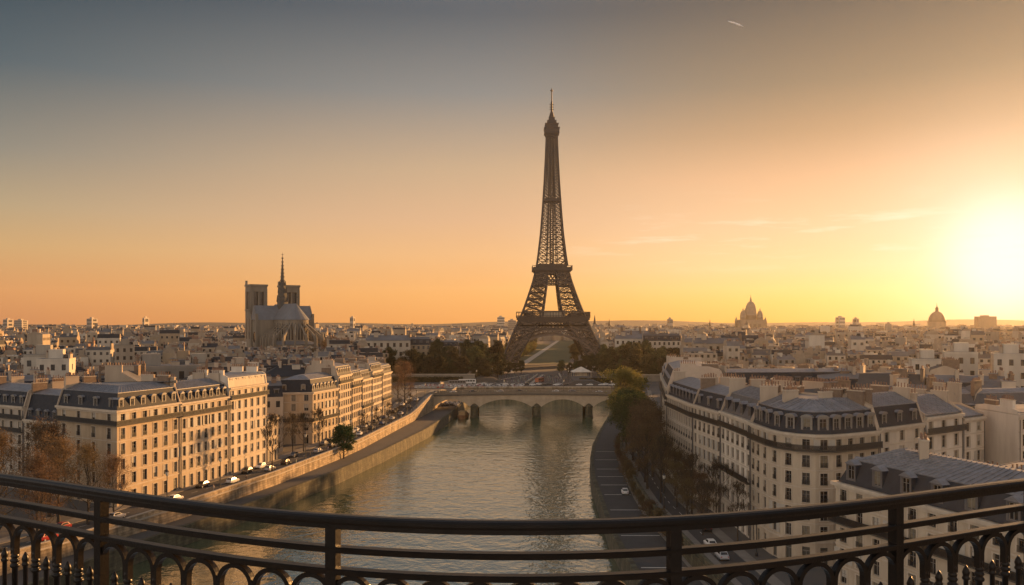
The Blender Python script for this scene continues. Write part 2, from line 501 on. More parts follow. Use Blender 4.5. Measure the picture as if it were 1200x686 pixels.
YS = [-300, -100, 0, 60] + [100 + 6 * i for i in range(76)] + [552]
OFFS = [0, 3, 6, 10, 14, 20, 30, 45, 60, 120, 500, 6500]
mb = MB()
for side, tab in ((-1, WALL_L), (1, WALL_R)):
    for a, b in zip(YS, YS[1:]):
        for o0, o1 in zip(OFFS, OFFS[1:]):
            P = [(interp(a, tab) + side * o0, a, zland(a, o0)), (interp(b, tab) + side * o0, b, zland(b, o0)),
                 (interp(b, tab) + side * o1, b, zland(b, o1)), (interp(a, tab) + side * o1, a, zland(a, o1))]
            mb.poly(P if side < 0 else P[::-1])
xs = [-6600, -2500, -600, -120, -34, 78, 160, 600, 2500, 6600]
ys = [552, 700, 1000, 2000, 4000, 5900]
for x0, x1 in zip(xs, xs[1:]):
    for y0, y1 in zip(ys, ys[1:]):
        mb.poly([(x0, y0, GL), (x1, y0, GL), (x1, y1, GL), (x0, y1, GL)])
struct(mb.build('ground', GROUND))
mb = MB()
nx, ny = 8, 20
for i in range(nx):
    for j in range(ny):
        x0, x1 = -170 + 270 * i / nx, -170 + 270 * (i + 1) / nx
        y0, y1 = -300 + 851 * j / ny, -300 + 851 * (j + 1) / ny
        mb.poly([(x0, y0, 0), (x1, y0, 0), (x1, y1, 0), (x0, y1, 0)])
struct(mb.build('river_water', WATER))
# riverbed / lower sheet so nothing is open underneath
mb = MB(); mb.poly([(-6900, -900, -3), (6900, -900, -3), (6900, 5950, -3), (-6900, 5950, -3)]); struct(mb.build('riverbed_ground', GROUND))


def strip(name, m, f0, f1, y0, y1, z, step=6.0, edge=0.0, zf=None, kind='structure'):
    """sheet between two X(Y) functions; edge > 0 adds a kerb face of that height on both sides"""
    n = max(1, int((y1 - y0) / step)); mb = MB()
    zf = zf or (lambda y, x: z)
    for i in range(n):
        a = y0 + (y1 - y0) * i / n; b = y0 + (y1 - y0) * (i + 1) / n
        P = [(f0(a), a), (f1(a), a), (f1(b), b), (f0(b), b)]
        Q = [(x, y, zf(y, x)) for x, y in P]
        mb.poly(Q)
        if edge:
            for k, l in ((0, 3), (1, 2)):
                mb.poly([Q[k], Q[l], (Q[l][0], Q[l][1], Q[l][2] - edge), (Q[k][0], Q[k][1], Q[k][2] - edge)])
    o = mb.build(name, m)
    if kind: o['kind'] = kind
    return o


for side, tabw, tabm, word in ((-1, WL, WALL_L, 'left'), (1, WR, WALL_R, 'right')):
    fw = lambda y, t=tabw: interp(y, t)
    fm = lambda y, t=tabm: interp(y, t)
    # lower quay paving
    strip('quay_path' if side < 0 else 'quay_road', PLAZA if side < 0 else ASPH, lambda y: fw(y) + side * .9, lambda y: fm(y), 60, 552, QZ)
    # quay wall down to the water, with coping
    t = thing('quay_wall', 'mossy stone quay wall edging the lower %s at the water' % ('footpath' if side < 0 else 'curved road with white lines'), 'quay wall', (fw(250), 250, 0))
    off = (fw(250), 250, 0)
    ysq = [60 + 6 * i for i in range(83)]
    mb = MB(); mc = MB()
    for a, b in zip(ysq, ysq[1:]):
        bat = .45 * side       # batter
        P = [(fw(a) - bat, a, -2), (fw(b) - bat, b, -2), (fw(b), b, QZ - .35), (fw(a), a, QZ - .35)]
        mb.poly(P)
        A0, A1, B0, B1 = fw(a) - .12 * side, fw(a) + .95 * side, fw(b) - .12 * side, fw(b) + .95 * side
        zt = QZ + .16
        mc.poly([(A0, a, QZ - .35), (B0, b, QZ - .35), (B0, b, zt), (A0, a, zt)])
        mc.poly([(A0, a, zt), (B0, b, zt), (B1, b, zt), (A1, a, zt)])
        mc.poly([(A1, a, zt), (B1, b, zt), (B1, b, QZ - .05), (A1, a, QZ - .05)])
        mc.poly([(A0, a, QZ - .35), (A1, a, QZ - .35), (B1, b, QZ - .35), (B0, b, QZ - .35)])
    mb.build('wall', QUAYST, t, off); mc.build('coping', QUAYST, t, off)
    # embankment wall up to the street
    t = thing('embankment_wall', ('sunlit ochre stone embankment wall between footpath and street' if side < 0 else 'stone embankment wall below the trees beside the curved road'), 'wall', (fm(250), 250, QZ))
    off = (fm(250), 250, QZ)
    mb = MB(); mc = MB(); mp_ = MB()
    for a, b in zip(ysq, ysq[1:]):
        za, zb = zland(a, 0), zland(b, 0)
        i0 = .3 * side
        mb.poly([(fm(a) - i0, a, QZ - .3), (fm(b) - i0, b, QZ - .3), (fm(b) - i0 * .3, b, zb), (fm(a) - i0 * .3, a, za)])
        for h0, h1, out, inn, m_ in ((-.28, .02, .35, .1, mc), (.02, .86, .12, .34, mp_), (.86, 1.02, .22, .44, mc)):
            A0, A1, B0, B1 = fm(a) - out * side, fm(a) + inn * side, fm(b) - out * side, fm(b) + inn * side
            m_.poly([(A0, a, za + h0), (B0, b, zb + h0), (B0, b, zb + h1), (A0, a, za + h1)])
            m_.poly([(A1, a, za + h0), (B1, b, zb + h0), (B1, b, zb + h1), (A1, a, za + h1)])
            m_.poly([(A0, a, za + h1), (B0, b, zb + h1), (B1, b, zb + h1), (A1, a, za + h1)])
            m_.poly([(A0, a, za + h0), (B0, b, zb + h0), (B1, b, zb + h0), (A1, a, za + h0)])
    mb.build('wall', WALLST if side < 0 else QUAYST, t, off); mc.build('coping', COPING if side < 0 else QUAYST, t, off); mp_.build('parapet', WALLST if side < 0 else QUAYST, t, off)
    # street on top: asphalt, then raised pavements
    zs = lambda y, x: zland(y, abs(x - fm(y))) + .004
    zk = lambda y, x: zland(y, abs(x - fm(y))) + .13
    wid = (3.2, 10.4, 14.0) if side < 0 else (2.6, 7.2, 9.3)
    strip('street_road' , ASPH, lambda y: fm(y) + side * wid[0], lambda y: fm(y) + side * wid[1], 60, 540, 0, zf=zs)
    strip('pavement', PAVE, lambda y: fm(y) + side * .5, lambda y: fm(y) + side * wid[0], 60, 540, 0, edge=.14, zf=zk)
    strip('pavement', PAVE, lambda y: fm(y) + side * wid[1], lambda y: fm(y) + side * wid[2], 60, 540, 0, edge=.14, zf=zk)
    mb = MB(False)
    y = 100.0
    mid_ = (wid[0] + wid[1]) / 2 * side
    while y < 430:
        P = [(fm(y) + mid_ - .07, y), (fm(y) + mid_ + .07, y), (fm(y + 2.5) + mid_ + .07, y + 2.5), (fm(y + 2.5) + mid_ - .07, y + 2.5)]
        mb.poly([(px, py, zs(py, px) + .006) for px, py in P]); y += 6
    struct(mb.build('road_marking', WHITEP))
    if side > 0:
        mb = MB(False)
        for y in (302, 284, 266, 253, 240, 226.5, 208, 195, 183, 171, 159):
            P = [(fw(y) + 1.6, y), (fm(y) - 1.2, y), (fm(y) - 1.2, y + .42), (fw(y) + 1.6, y + .42)]
            mb.poly([(px, py, QZ + .006) for px, py in P])
        struct(mb.build('road_marking', WHITEP))
        strip('kerb_strip', PAVE, lambda y: fm(y) - 1.0, lambda y: fm(y) - .31, 60, 540, QZ + .12, edge=.12)
# far bank of the river and the plaza in front of the tower
t = thing('far_embankment', 'long stone embankment wall seen through the bridge arches', 'wall', (20, 552, 0))
mb = MB(); mb.box(-34, 78, 551.2, 551.95, -2, GL + .9); mb.build('wall', WALLST, t, (20, 552, 0))
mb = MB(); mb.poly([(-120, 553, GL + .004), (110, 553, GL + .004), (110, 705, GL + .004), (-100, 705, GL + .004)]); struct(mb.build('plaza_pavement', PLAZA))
mb = MB()
for (x0, x1, xa, xb, y0, y1) in ((-46, -26, -2, 12, 556, 700), (12, 34, 24, 36, 556, 700)):
    mb.poly([(x0, y0, GL + .009), (x1, y0, GL + .009), (xb, y1, GL + .009), (xa, y1, GL + .009)])
struct(mb.build('plaza_road', ASPH))
mb = MB(); mb.poly([(-120, 574, GL + .014), (120, 574, GL + .014), (120, 588, GL + .014), (-120, 588, GL + .014)]); struct(mb.build('cross_road', ASPH))
for (xa, xb) in ((-25.5, 12.6), (11, 23.5)):
    strip('kerb_strip', COPING, lambda y: xa + (xb - xa) * (y - 590) / 110, lambda y: xa + 2.0 + (xb - xa) * (y - 590) / 110, 590, 698, GL + .16, edge=.16)
# lawn beyond the tower with a pale path beside it
LA = lambda y: 12 + (y - 880) * .083
strip('lawn_field', LAWN, lambda y: LA(y) + 3, lambda y: LA(y) + 43 + (y - 880) * .012, 880, 2000, GL + .02, 40)
strip('lawn_field', LAWN, lambda y: LA(y) - 30, lambda y: LA(y) - 5, 860, 1700, GL + .02, 40)
strip('gravel_path', COPING, lambda y: LA(y) - 4.6, lambda y: LA(y) + 2.6, 720, 2000, GL + .03, 40)
# hills along the horizon
mb = MB()
xs_ = [-6200 + 100 * i for i in range(125)]


def hz(x):
    return 43 + 9 * math.sin(x / 900 + 1) + 6 * math.sin(x / 310) + 3 * math.sin(x / 130 + 2) + 26 * sst(900, 3400, x) + 6 * sst(-200, -2600, x)


for a, b in zip(xs_, xs_[1:]):
    mb.poly([(a, 4300, GL - 2), (b, 4300, GL - 2), (b, 4700, hz(b)), (a, 4700, hz(a))])
    mb.poly([(a, 4700, hz(a)), (b, 4700, hz(b)), (b, 5300, GL - 2), (a, 5300, GL - 2)])
struct(mb.build('hills', HILLM, smooth=True))

# ------------------------------------------------------------------ stone arch bridge
BY0, BY1 = 446.0, 461.0
bx0, bx1 = interp(446, WALL_L) - 1, interp(446, WALL_R) + 2
PIERS = [-18.9, 12.4, 38.6]
ops = [(bx0 + 1.2, -20.8), (-17.0, 10.5), (14.3, 36.7), (40.5, bx1 - 2)]


def deckz(x): return 11.5 + .8 * (1 - ((x - 10) / 52) ** 2)


def soffit(x):
    for a, b in ops:
        if a <= x <= b:
            m_, h = (a + b) / 2, (b - a) / 2
            return 5.2 + 4.1 * (1 - abs((x - m_) / h) ** 2.2)
    return None


br = thing('stone_bridge', 'low stone bridge with wide shallow arches crossing the river', 'bridge', (10, 446, 0))
off = (10, 446, 0)
cuts = sorted(set([bx0, bx1] + [v for o in ops for v in o] + [a + (b - a) * (.5 - .5 * math.cos(math.pi * i / 20)) for a, b in ops for i in range(1, 20)]))
mb = MB()
for a, b in zip(cuts, cuts[1:]):
    inside = any(o[0] - 1e-6 <= a and b <= o[1] + 1e-6 for o in ops)
    sa, sb = (soffit(a + 1e-7) or 5.2, soffit(b - 1e-7) or 5.2) if inside else (-2, -2)
    for y, fl in ((BY0, 1), (BY1, -1)):
        P = [(a, y, sa), (b, y, sb), (b, y, deckz(b)), (a, y, deckz(a))]
        mb.poly(P if fl > 0 else P[::-1])
    mb.poly([(a, BY0, deckz(a)), (b, BY0, deckz(b)), (b, BY1, deckz(b)), (a, BY1, deckz(a))])
    if inside: mb.poly([(a, BY0, sa), (a, BY1, sa), (b, BY1, sb), (b, BY0, sb)])
for o in ops:
    for x in o: mb.poly([(x, BY0, -2), (x, BY1, -2), (x, BY1, 5.2), (x, BY0, 5.2)])
mb.build('arch_body', QUAYST if False else mat('bridge_stone', (.42, .335, .235), (.28, .22, .15), .3, .9, bump=.3, bscale=2), br, off)
mb = MB(); mc = MB(); md = MB()
N_ = 40
for i in range(N_):
    a = bx0 + (bx1 - bx0) * i / N_; b = bx0 + (bx1 - bx0) * (i + 1) / N_
    for (y0, y1, z0, z1, m_) in ((BY0 - .55, BY0 - .003, -.75, -.05, mb), (BY1 + .003, BY1 + .5, -.75, -.05, mb), (BY0 - .25, BY0 + .2, .0, 1.0, mc), (BY1 - .2, BY1 + .2, .0, 1.0, mc), (BY0 - .35, BY0 + .3, 1.0, 1.14, mb)):
        A = [(a, y0, deckz(a) + z0), (b, y0, deckz(b) + z0), (b, y0, deckz(b) + z1), (a, y0, deckz(a) + z1)]
        B = [(a, y1, deckz(a) + z0), (b, y1, deckz(b) + z0), (b, y1, deckz(b) + z1), (a, y1, deckz(a) + z1)]
        m_.poly(A); m_.poly(B[::-1]); m_.poly([A[3], A[2], B[2], B[3]]); m_.poly([A[0], B[0], B[1], A[1]])
    md.poly([(a, BY0 + 2.6, deckz(a) + .004), (b, BY0 + 2.6, deckz(b) + .004), (b, BY1 - 2.6, deckz(b) + .004), (a, BY1 - 2.6, deckz(a) + .004)])
DARKST = mat('weathered_stone', (.12, .105, .085), (.07, .062, .05), 1.2, .9)
mb.build('cornice', DARKST, br, off); mc.build('parapet', mat('parapet_stone', (.20, .17, .13), (.13, .11, .085), 1.2, .9), br, off); md.build('roadway', ASPH, br, off)
for px in PIERS:
    mb = MB(); hw = 1.9
    mb.box(px - hw, px + hw, BY0 - .1, BY1 + .1, -2, 5.19)
    n = 10
    ring = lambda r, z: [(px + r * math.sin(-math.pi / 2 + math.pi * k / n), BY0 - .1 - r * math.cos(-math.pi / 2 + math.pi * k / n) * 1.05, z) for k in range(n + 1)]
    prof = [(2.2, -2), (2.2, .8), (hw, 1.0), (hw, 5.2), (hw + .25, 5.3), (hw + .25, 5.8), (1.6, 6.2), (.9, 6.9), (.15, 7.3)]
    for (r0, z0), (r1, z1) in zip(prof, prof[1:]):
        A, B = ring(r0, z0), ring(r1, z1)
        for k in range(n): mb.poly([A[k], A[k + 1], B[k + 1], B[k]])
    mb.build('pier', QUAYST, br, off)

# ------------------------------------------------------------------ town-house builder


def window_mesh(kind):
    mb = MB(False); f = .045
    mb.poly([(-.5, .03, 0), (.5, .03, 0), (.5, .03, 1), (-.5, .03, 1)], 1)
    for x0, x1, z0, z1 in ((-.5, -.5 + f, 0, 1), (.5 - f, .5, 0, 1), (-.5 + f, .5 - f, 0, .03), (-.5 + f, .5 - f, .97, 1), (-.03, .03, .03, .97), (-.5 + f, -.03, .66, .685), (.03, .5 - f, .66, .685)):
        mb.box(x0, x1, -.03, .028, z0, z1, 0)
    if kind != 'dormer':      # stone surround and sill round the opening
        for x0, x1, z0, z1 in ((-.66, -.5, -.02, 1.07), (.5, .66, -.02, 1.07), (-.5, .5, 1.002, 1.07), (-.70, .70, -.055, -.022)):
            mb.box(x0, x1, -.27 if z1 > 0 else -.36, -.196, z0, z1, 4)
    if kind == 'guard':
        mb.box(-.52, .52, -.30, -.27, .36, .385, 2); mb.box(-.52, .52, -.30, -.27, .03, .05, 2)
        for i in range(12): mb.box(-.5 + i / 11 - .014, -.5 + i / 11 + .014, -.295, -.275, .05, .36, 2)
    if kind == 'shutter':
        for s in (-1, 1):
            mb.box(s * .98 - .42, s * .98 + .42, -.29, -.245, .0, 1, 3)
    if kind == 'blind':
        mb.poly([(-.5 + f, .0, .42), (.5 - f, .0, .42), (.5 - f, .0, .97), (-.5 + f, .0, .97)], 3)
    return mb.mesh('window_' + kind, [FRAME, GLASS, IRON, mat('shutter_paint', (.40, .37, .32), (.30, .28, .24), 2, .7), TRIM])


WIN = {k: window_mesh(k) for k in ('plain', 'guard', 'shutter', 'blind', 'dormer')}


def door_mesh():
    mb = MB(False)
    mb.poly([(-.5, .03, 0), (.5, .03, 0), (.5, .03, 1), (-.5, .03, 1)], 0)
    for x in (-.25, .25):
        for z0, z1 in ((.06, .34), (.4, .7)): mb.box(x - .18, x + .18, -.02, .028, z0, z1, 0)
    mb.box(-.5, .5, -.04, .028, .76, .8, 1); mb.box(-.03, .03, -.04, .028, 0, .76, 1)
    return mb.mesh('door_leaf', [DOORM, FRAME])


DOORMESH = door_mesh()


def dormer_mesh(kind):
    """dormer box: front at y=0 looking to -y, running back into the slope"""
    mb = MB(); w, h, d = .78, 1.95, 2.2
    mb.poly([(-w, 0, 0), (-.5, 0, 0), (-.5, 0, h), (-w, 0, h)], 0); mb.poly([(.5, 0, 0), (w, 0, 0), (w, 0, h), (.5, 0, h)], 0)
    mb.poly([(-.5, 0, 0), (.5, 0, 0), (.5, 0, .25), (-.5, 0, .25)], 0); mb.poly([(-.5, 0, 1.8), (.5, 0, 1.8), (.5, 0, h), (-.5, 0, h)], 0)
    for s in (-1, 1):
        P = [(s * w, 0, 0), (s * w, d, 0), (s * w, d, h), (s * w, 0, h)]
        mb.poly(P if s > 0 else P[::-1], 1)
        P = [(s * .5, 0, .25), (s * .5, .14, .25), (s * .5, .14, 1.8), (s * .5, 0, 1.8)]
        mb.poly(P, 0)
    mb.poly([(-.5, 0, 1.8), (.5, 0, 1.8), (.5, .14, 1.8), (-.5, .14, 1.8)], 0)
    mb.poly([(-.5, 0, .25), (.5, 0, .25), (.5, .14, .25), (-.5, .14, .25)], 0)
    n = 8 if kind == 'curved' else 2
    r = w + .12
    rise = .42 if kind == 'curved' else .5
    pr = []
    for k in range(n + 1):
        x = -r + 2 * r * k / n
        z = h + rise * (math.sqrt(max(0, 1 - (x / r) ** 2)) if kind == 'curved' else (1 - abs(x) / r))
        pr.append((x, z))
    if kind == 'flat': pr = [(-r, h), (-r, h + .14), (r, h + .14), (r, h)]
    for (x0, z0), (x1, z1) in zip(pr, pr[1:]):
        back0 = z0 + (.25 if kind == 'flat' else 0); back1 = z1 + (.25 if kind == 'flat' else 0)
        mb.poly([(x0, -.16, z0), (x1, -.16, z1), (x1, d, back1), (x0, d, back0)], 2)
    mb.poly([(x, -.16, z) for x, z in pr], 0 if kind == 'curved' else 2)
    mb.poly([(-r, -.16, h), (r, -.16, h), (r, d, h), (-r, d, h)], 2)
    return mb.mesh('dormer_' + kind, [FRAME if kind == 'curved' else ZINCD, SLATE, ZINC])


DORM = {k: dormer_mesh(k) for k in ('curved', 'pitched', 'flat')}
mb = MB(); mb.lathe([(.13, 0), (.15, .08), (.11, .16), (.10, .55), (.13, .6), (.13, .7), (.08, .7)], 7)
POTME = mb.mesh('chimney_pot', POT, smooth=False)


def facade(mb, p, q, z0, z1, rows, cols, depth=.24, mi=0, gmi=None):
    """wall face from p to q with recessed openings; rows (za, zb), cols (sa, sb) along the edge"""
    p = Vector(p); q = Vector(q); L = (q - p).length; u = (q - p) / L; n = Vector((u.y, -u.x))
    S = [0.0] + [v for c in cols for v in c] + [L]
    Z = [z0] + [v for r in rows for v in r] + [z1]

    def P(s, z, d=0.0):
        w = p + u * s - n * d
        return (w.x, w.y, z)
    for i in range(len(S) - 1):
        for j in range(len(Z) - 1):
            a, b, c, d = S[i], S[i + 1], Z[j], Z[j + 1]
            if b - a < 1e-4 or d - c < 1e-4: continue
            if i % 2 and j % 2:
                for (s0, zz0, s1, zz1) in ((a, c, b, c), (b, c, b, d), (b, d, a, d), (a, d, a, c)):
                    mb.poly([P(s0, zz0), P(s1, zz1), P(s1, zz1, depth), P(s0, zz0, depth)], mi)
                if gmi is not None: mb.poly([P(a, c, depth), P(b, c, depth), P(b, d, depth), P(a, d, depth)], gmi)
            else:
                mb.poly([P(a, c), P(b, c), P(b, d), P(a, d)], mi)


def spv(sp, i): return sp[i] if isinstance(sp, (tuple, list)) else sp


def house(name, label, poly, kinds, zc, floors, wall, z0=GL, gh=4.2, sp=2.7, roof=(3.4, 1.15, 1.4, 3.4), balcony=(), dorm='curved', chim=None, chim_h=1.4,
          roofm=(SLATE, ZINC), guards=(2, 3), shut=False, seams=False, ww=1.42, wh=2.55, blank=(), band=True, group=None, cat='apartment building', pots=True, gable=GABLE, ground='shops', tall_gable=0, chim_len=None, dorm_sp=None, dorm_s=1.0, extra=()):
    """kinds: one letter per edge, F facade, P party wall, R rear"""
    poly = [tuple(p) for p in poly]
    n = len(poly)
    cx = sum(p[0] for p in poly) / n; cy = sum(p[1] for p in poly) / n
    root = thing(name, label, cat, (cx, cy, z0), 0, group)
    off = (cx, cy, z0)
    rs = random.Random(hash((round(cx, 1), round(cy, 1))) & 0xffff)
    shr = [0 if k == 'F' else .012 for k in kinds]
    poly = inset_poly(poly, shr)
    fh = (zc - z0 - gh) / floors
    rows = [(z0 + .12, z0 + 3.1)] + [(z0 + gh + fh * i + .42, z0 + gh + fh * i + .42 + min(wh, fh - .95)) for i in range(floors)]
    mb = MB(); trim = MB()
    zb = zc - .01
    outer = inset_poly(poly, [-.16 if k == 'F' else 0 for k in kinds])
    corn = inset_poly(poly, [-.55 if k == 'F' else 0 for k in kinds])

    def ring(inner, out, za, zt, m_, mi=0):
        for i in range(n):
            if kinds[i] != 'F': continue
            a, b, A, B = inner[i], inner[(i + 1) % n], out[i], out[(i + 1) % n]
            m_.poly([(*A, za), (*B, za), (*B, zt), (*A, zt)], mi)
            m_.poly([(*A, zt), (*B, zt), (*b, zt), (*a, zt)], mi)
            m_.poly([(*A, za), (*a, za), (*b, za), (*B, za)], mi)
            if kinds[i - 1] != 'F': m_.poly([(*a, za), (*A, za), (*A, zt), (*a, zt)], mi)
            if kinds[(i + 1) % n] != 'F': m_.poly([(*B, za), (*b, za), (*b, zt), (*B, zt)], mi)
    wins = []
    for i in range(n):
        p, q = Vector(poly[i]), Vector(poly[(i + 1) % n]); L = (q - p).length; u = (q - p) / L; nn = Vector((u.y, -u.x)); th = math.atan2(u.y, u.x)
        if kinds[i] == 'F' and i not in blank:
            nc = max(1, round((L - .8) / spv(sp, i))); cs = [L * (k + .5) / nc for k in range(nc)]
            cols = [(c - ww / 2, c + ww / 2) for c in cs]
            facade(mb, p, q, z0, zb, rows, cols)
            dk = rs.randrange(nc)
            for ri, (za, zt) in enumerate(rows):
                for ci, c in enumerate(cs):
                    w = p + u * c - nn * .2
                    fl = ri - 1
                    if ri == 0:
                        kd = 'door' if ci == dk else ('shop' if ground == 'shops' else 'plain')
                    else:
                        kd = 'guard' if (fl in guards and fl not in balcony) else ('shutter' if shut and rs.random() < .55 else ('blind' if rs.random() < .2 else ('shutter' if rs.random() < .14 and spv(sp, i) > 2.6 else 'plain')))
                    wins.append((kd, (w.x - cx, w.y - cy, za - z0), th, (ww, 1, zt - za)))
        elif kinds[i] == 'R':
            nc = max(1, round(L / 3.4)); cols = [(L * (k + .5) / nc - .5, L * (k + .5) / nc + .5) for k in range(nc)]
            facade(mb, p, q, z0, zb, rows[1:], cols, .15, 0, 1)
        else:
            mb.poly([(*p, z0), (*q, z0), (*q, zb), (*p, zb)], 2)
    mb.poly([(x, y, zb) for x, y in poly], 0)
    mb.build('wall', [wall, GLASSD, gable], root, off)
    ring(poly, corn, zc - .42, zc + .06, trim)
    ring(poly, outer, zc - .85, zc - .42, trim)
    ring(poly, outer, z0 + gh - .32, z0 + gh, trim)
    if band:
        o2 = inset_poly(poly, [-.1 if k == 'F' else 0 for k in kinds])
        for i in range(1, floors): ring(poly, o2, z0 + gh + fh * i - .14, z0 + gh + fh * i + .06, trim)
    trim.build('cornice', TRIM if wall is not PLASTER else PALE, root, off)
    for kd, loc, th, sc in wins:
        if kd == 'door': link('door', DOORMESH, root, loc, th, (sc[0] * 1.0, 1, sc[2]))
        elif kd == 'shop': link('shop_window', WIN['plain'], root, loc, th, sc)
        else: link('window', WIN[kd], root, loc, th, sc)
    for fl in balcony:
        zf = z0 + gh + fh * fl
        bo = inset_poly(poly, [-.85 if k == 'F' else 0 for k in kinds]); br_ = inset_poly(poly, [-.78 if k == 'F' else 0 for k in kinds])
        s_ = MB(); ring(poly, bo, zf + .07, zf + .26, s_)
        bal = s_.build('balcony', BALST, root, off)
        r_ = MB(False)
        for i in range(n):
            if kinds[i] != 'F': continue
            a, b = Vector(br_[i]), Vector(br_[(i + 1) % n]); L = (b - a).length
            r_.beam((*a, zf + 1.22), (*b, zf + 1.22), .07); r_.beam((*a, zf + .38), (*b, zf + .38), .05); r_.beam((*a, zf + 1.02), (*b, zf + 1.02), .04)
            nb = int(L / .17)
            for k in range(nb):
                w = a + (b - a) * ((k + .5) / nb)
                r_.beam((w.x, w.y, zf + .27), (w.x, w.y, zf + 1.2), .085)
            for k in range(int(L / 1.4)):      # scroll panels make the ironwork denser
                w = a + (b - a) * ((k + .5) / max(1, int(L / 1.4)))
                d = (b - a).normalized() * .35
                r_.beam((w.x - d.x, w.y - d.y, zf + .42), (w.x + d.x, w.y + d.y, zf + .98), .05); r_.beam((w.x + d.x, w.y + d.y, zf + .42), (w.x - d.x, w.y - d.y, zf + .98), .05)
        rl = r_.build('railing', IRON, bal, off)
    # roof
    h1, in1, h2, in2 = roof
    P0 = inset_poly(poly, [.22 if k != 'P' else 0 for k in kinds])
    P1 = inset_poly(poly, [in1 if k != 'P' else 0 for k in kinds])
    P2 = inset_poly(poly, [in1 + in2 if k != 'P' else 0 for k in kinds])
    mb = MB()
    lv = [(P0, zc + .07), (P1, zc + h1), (P2, zc + h1 + h2)]
    for li in range(2):
        (A, za), (B, zt) = lv[li], lv[li + 1]
        for i in range(n):
            j = (i + 1) % n
            mb.poly([(*A[i], za), (*A[j], za), (*B[j], zt), (*B[i], zt)], 2 if kinds[i] == 'P' else li)
    mb.poly([(x, y, zc + h1 + h2) for x, y in P2], 1)
    if seams:
        for i in range(n):
            if kinds[i] == 'P': continue
            j = (i + 1) % n
            a, b, A, B = Vector((*P1[i], zc + h1)), Vector((*P1[j], zc + h1)), Vector((*P2[i], zc + h1 + h2)), Vector((*P2[j], zc + h1 + h2))
            k_ = int((b - a).length / .95)
            for k in range(1, k_):
                t = k / k_
                mb.beam(a.lerp(b, t) + Vector((0, 0, .02)), A.lerp(B, t) + Vector((0, 0, .04)), .15, 1)
    # plastered party-wall upstands standing proud of the roof
    for i in range(n):
        if kinds[i] != 'P': continue
        j = (i + 1) % n
        A = [(*P0[i], zc), (*P1[i], zc + h1), (*P2[i], zc + h1 + h2), (*P2[j], zc + h1 + h2), (*P1[j], zc + h1), (*P0[j], zc)]
        e = (Vector(poly[j]) - Vector(poly[i])).normalized(); nin = Vector((-e.y, e.x, 0)) * .14
        for a, b in zip(A, A[1:]): mb.beam(Vector(a) + nin, Vector(b) + nin, .26, 2, .7)
    # zinc edge between the slopes
    for i in range(n):
        if kinds[i] == 'P': continue
        j = (i + 1) % n
        mb.beam((*P1[i], zc + h1 + .03), (*P1[j], zc + h1 + .03), .16, 1)
    mb.build('roof', [roofm[0], roofm[1], gable], root, off)
    if dorm:
        for i in range(n):
            if kinds[i] != 'F': continue
            p, q = Vector(poly[i]), Vector(poly[(i + 1) % n]); L = (q - p).length; u = (q - p) / L; nn = Vector((u.y, -u.x)); th = math.atan2(u.y, u.x)
            if L < 2.0: continue
            nc = max(1, round((L - .8) / spv(dorm_sp or sp, i)))
            for k in range(nc):
                w = p + u * (L * (k + .5) / nc) - nn * .42
                d = link('dormer', DORM[dorm], root, (w.x - cx, w.y - cy, zc + .42 - z0), th, (dorm_s,) * 3)
                link('window', WIN['dormer'], d, (0, .1, .25), 0, (1, 1, 1.55))
    # chimneys along the party walls
    for i in (chim if chim is not None else [i for i in range(n) if kinds[i] == 'P']):
        p, q = Vector(poly[i]), Vector(poly[(i + 1) % n]); L = (q - p).length; u = (q - p) / L; nn = Vector((u.y, -u.x))
        for (f0, f1) in (((.22, .48), (.58, .86)) if L > 9 else ((.3, .75),)):
            a = p + u * (L * f0) - nn * .42; b = p + u * (L * f1) - nn * .42
            if chim_len: b = a + u * chim_len
            zt = zc + h1 + h2 + chim_h + rs.uniform(-.2, .3)
            m_ = MB(); th = math.atan2(u.y, u.x)
            Mx = Matrix.Translation(((a + b).x / 2, (a + b).y / 2, 0)) @ Matrix.Rotation(th, 4, 'Z')
            hl = (b - a).length / 2
            m_.box(-hl, hl, -.33, .33, zc + .1, zt, 0, Mx); m_.box(-hl - .08, hl + .08, -.41, .41, zt, zt + .16, 1, Mx)
            c = m_.build('chimney', [BRICK if rs.random() < .45 else gable, TRIM], root, off)
            if pots:
                np_ = max(3, int(hl * 2 / .55))
                for k in range(np_):
                    w = Mx @ Vector((-hl + (k + .5) * 2 * hl / np_, 0, zt + .16))
                    link('chimney_pot', POTME, c, (w.x - cx, w.y - cy, w.z - z0), 0, (1, 1, rs.uniform(.8, 1.35)))
    for (sx, sy, ang, ln, zb_, zt) in extra:
        Mx = Matrix.Translation((sx, sy, 0)) @ Matrix.Rotation(ang, 4, 'Z'); hl = ln / 2
        m_ = MB(); m_.box(-hl, hl, -.55, .55, zb_, zt, 0, Mx); m_.box(-hl - .1, hl + .1, -.65, .65, zt, zt + .2, 1, Mx)
        c = m_.build('chimney', [gable, TRIM], root, off); np_ = int(ln / .5)
        for k in range(np_ * 2):
            w = Mx @ Vector((-hl + (k // 2 + .5) * ln / np_, -.25 + .5 * (k % 2), zt + .2)); link('chimney_pot', POTME, c, (w.x - cx, w.y - cy, w.z - z0), 0, (1, 1, rs.uniform(.6, 1.2)))
    # drain pipes where the facade meets the party walls
    for i in range(n):
        if kinds[i] != 'F': continue
        p, q = Vector(poly[i]), Vector(poly[(i + 1) % n]); u = (q - p).normalized(); nn = Vector((u.y, -u.x))
        for ok, w in ((kinds[(i + 1) % n] != 'F', q - u * .22), (kinds[i - 1] != 'F', p + u * .22)):
            if ok:
                w = w + nn * .2; m_ = MB(False); m_.beam((w.x, w.y, z0), (w.x, w.y, zc - .86), .13); m_.build('drainpipe', ZINCD, root, off)
    return root


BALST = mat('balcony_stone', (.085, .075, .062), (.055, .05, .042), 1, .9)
LB = 'lit apartment buildings along the left quay'
RB = 'apartment buildings along the right quay'


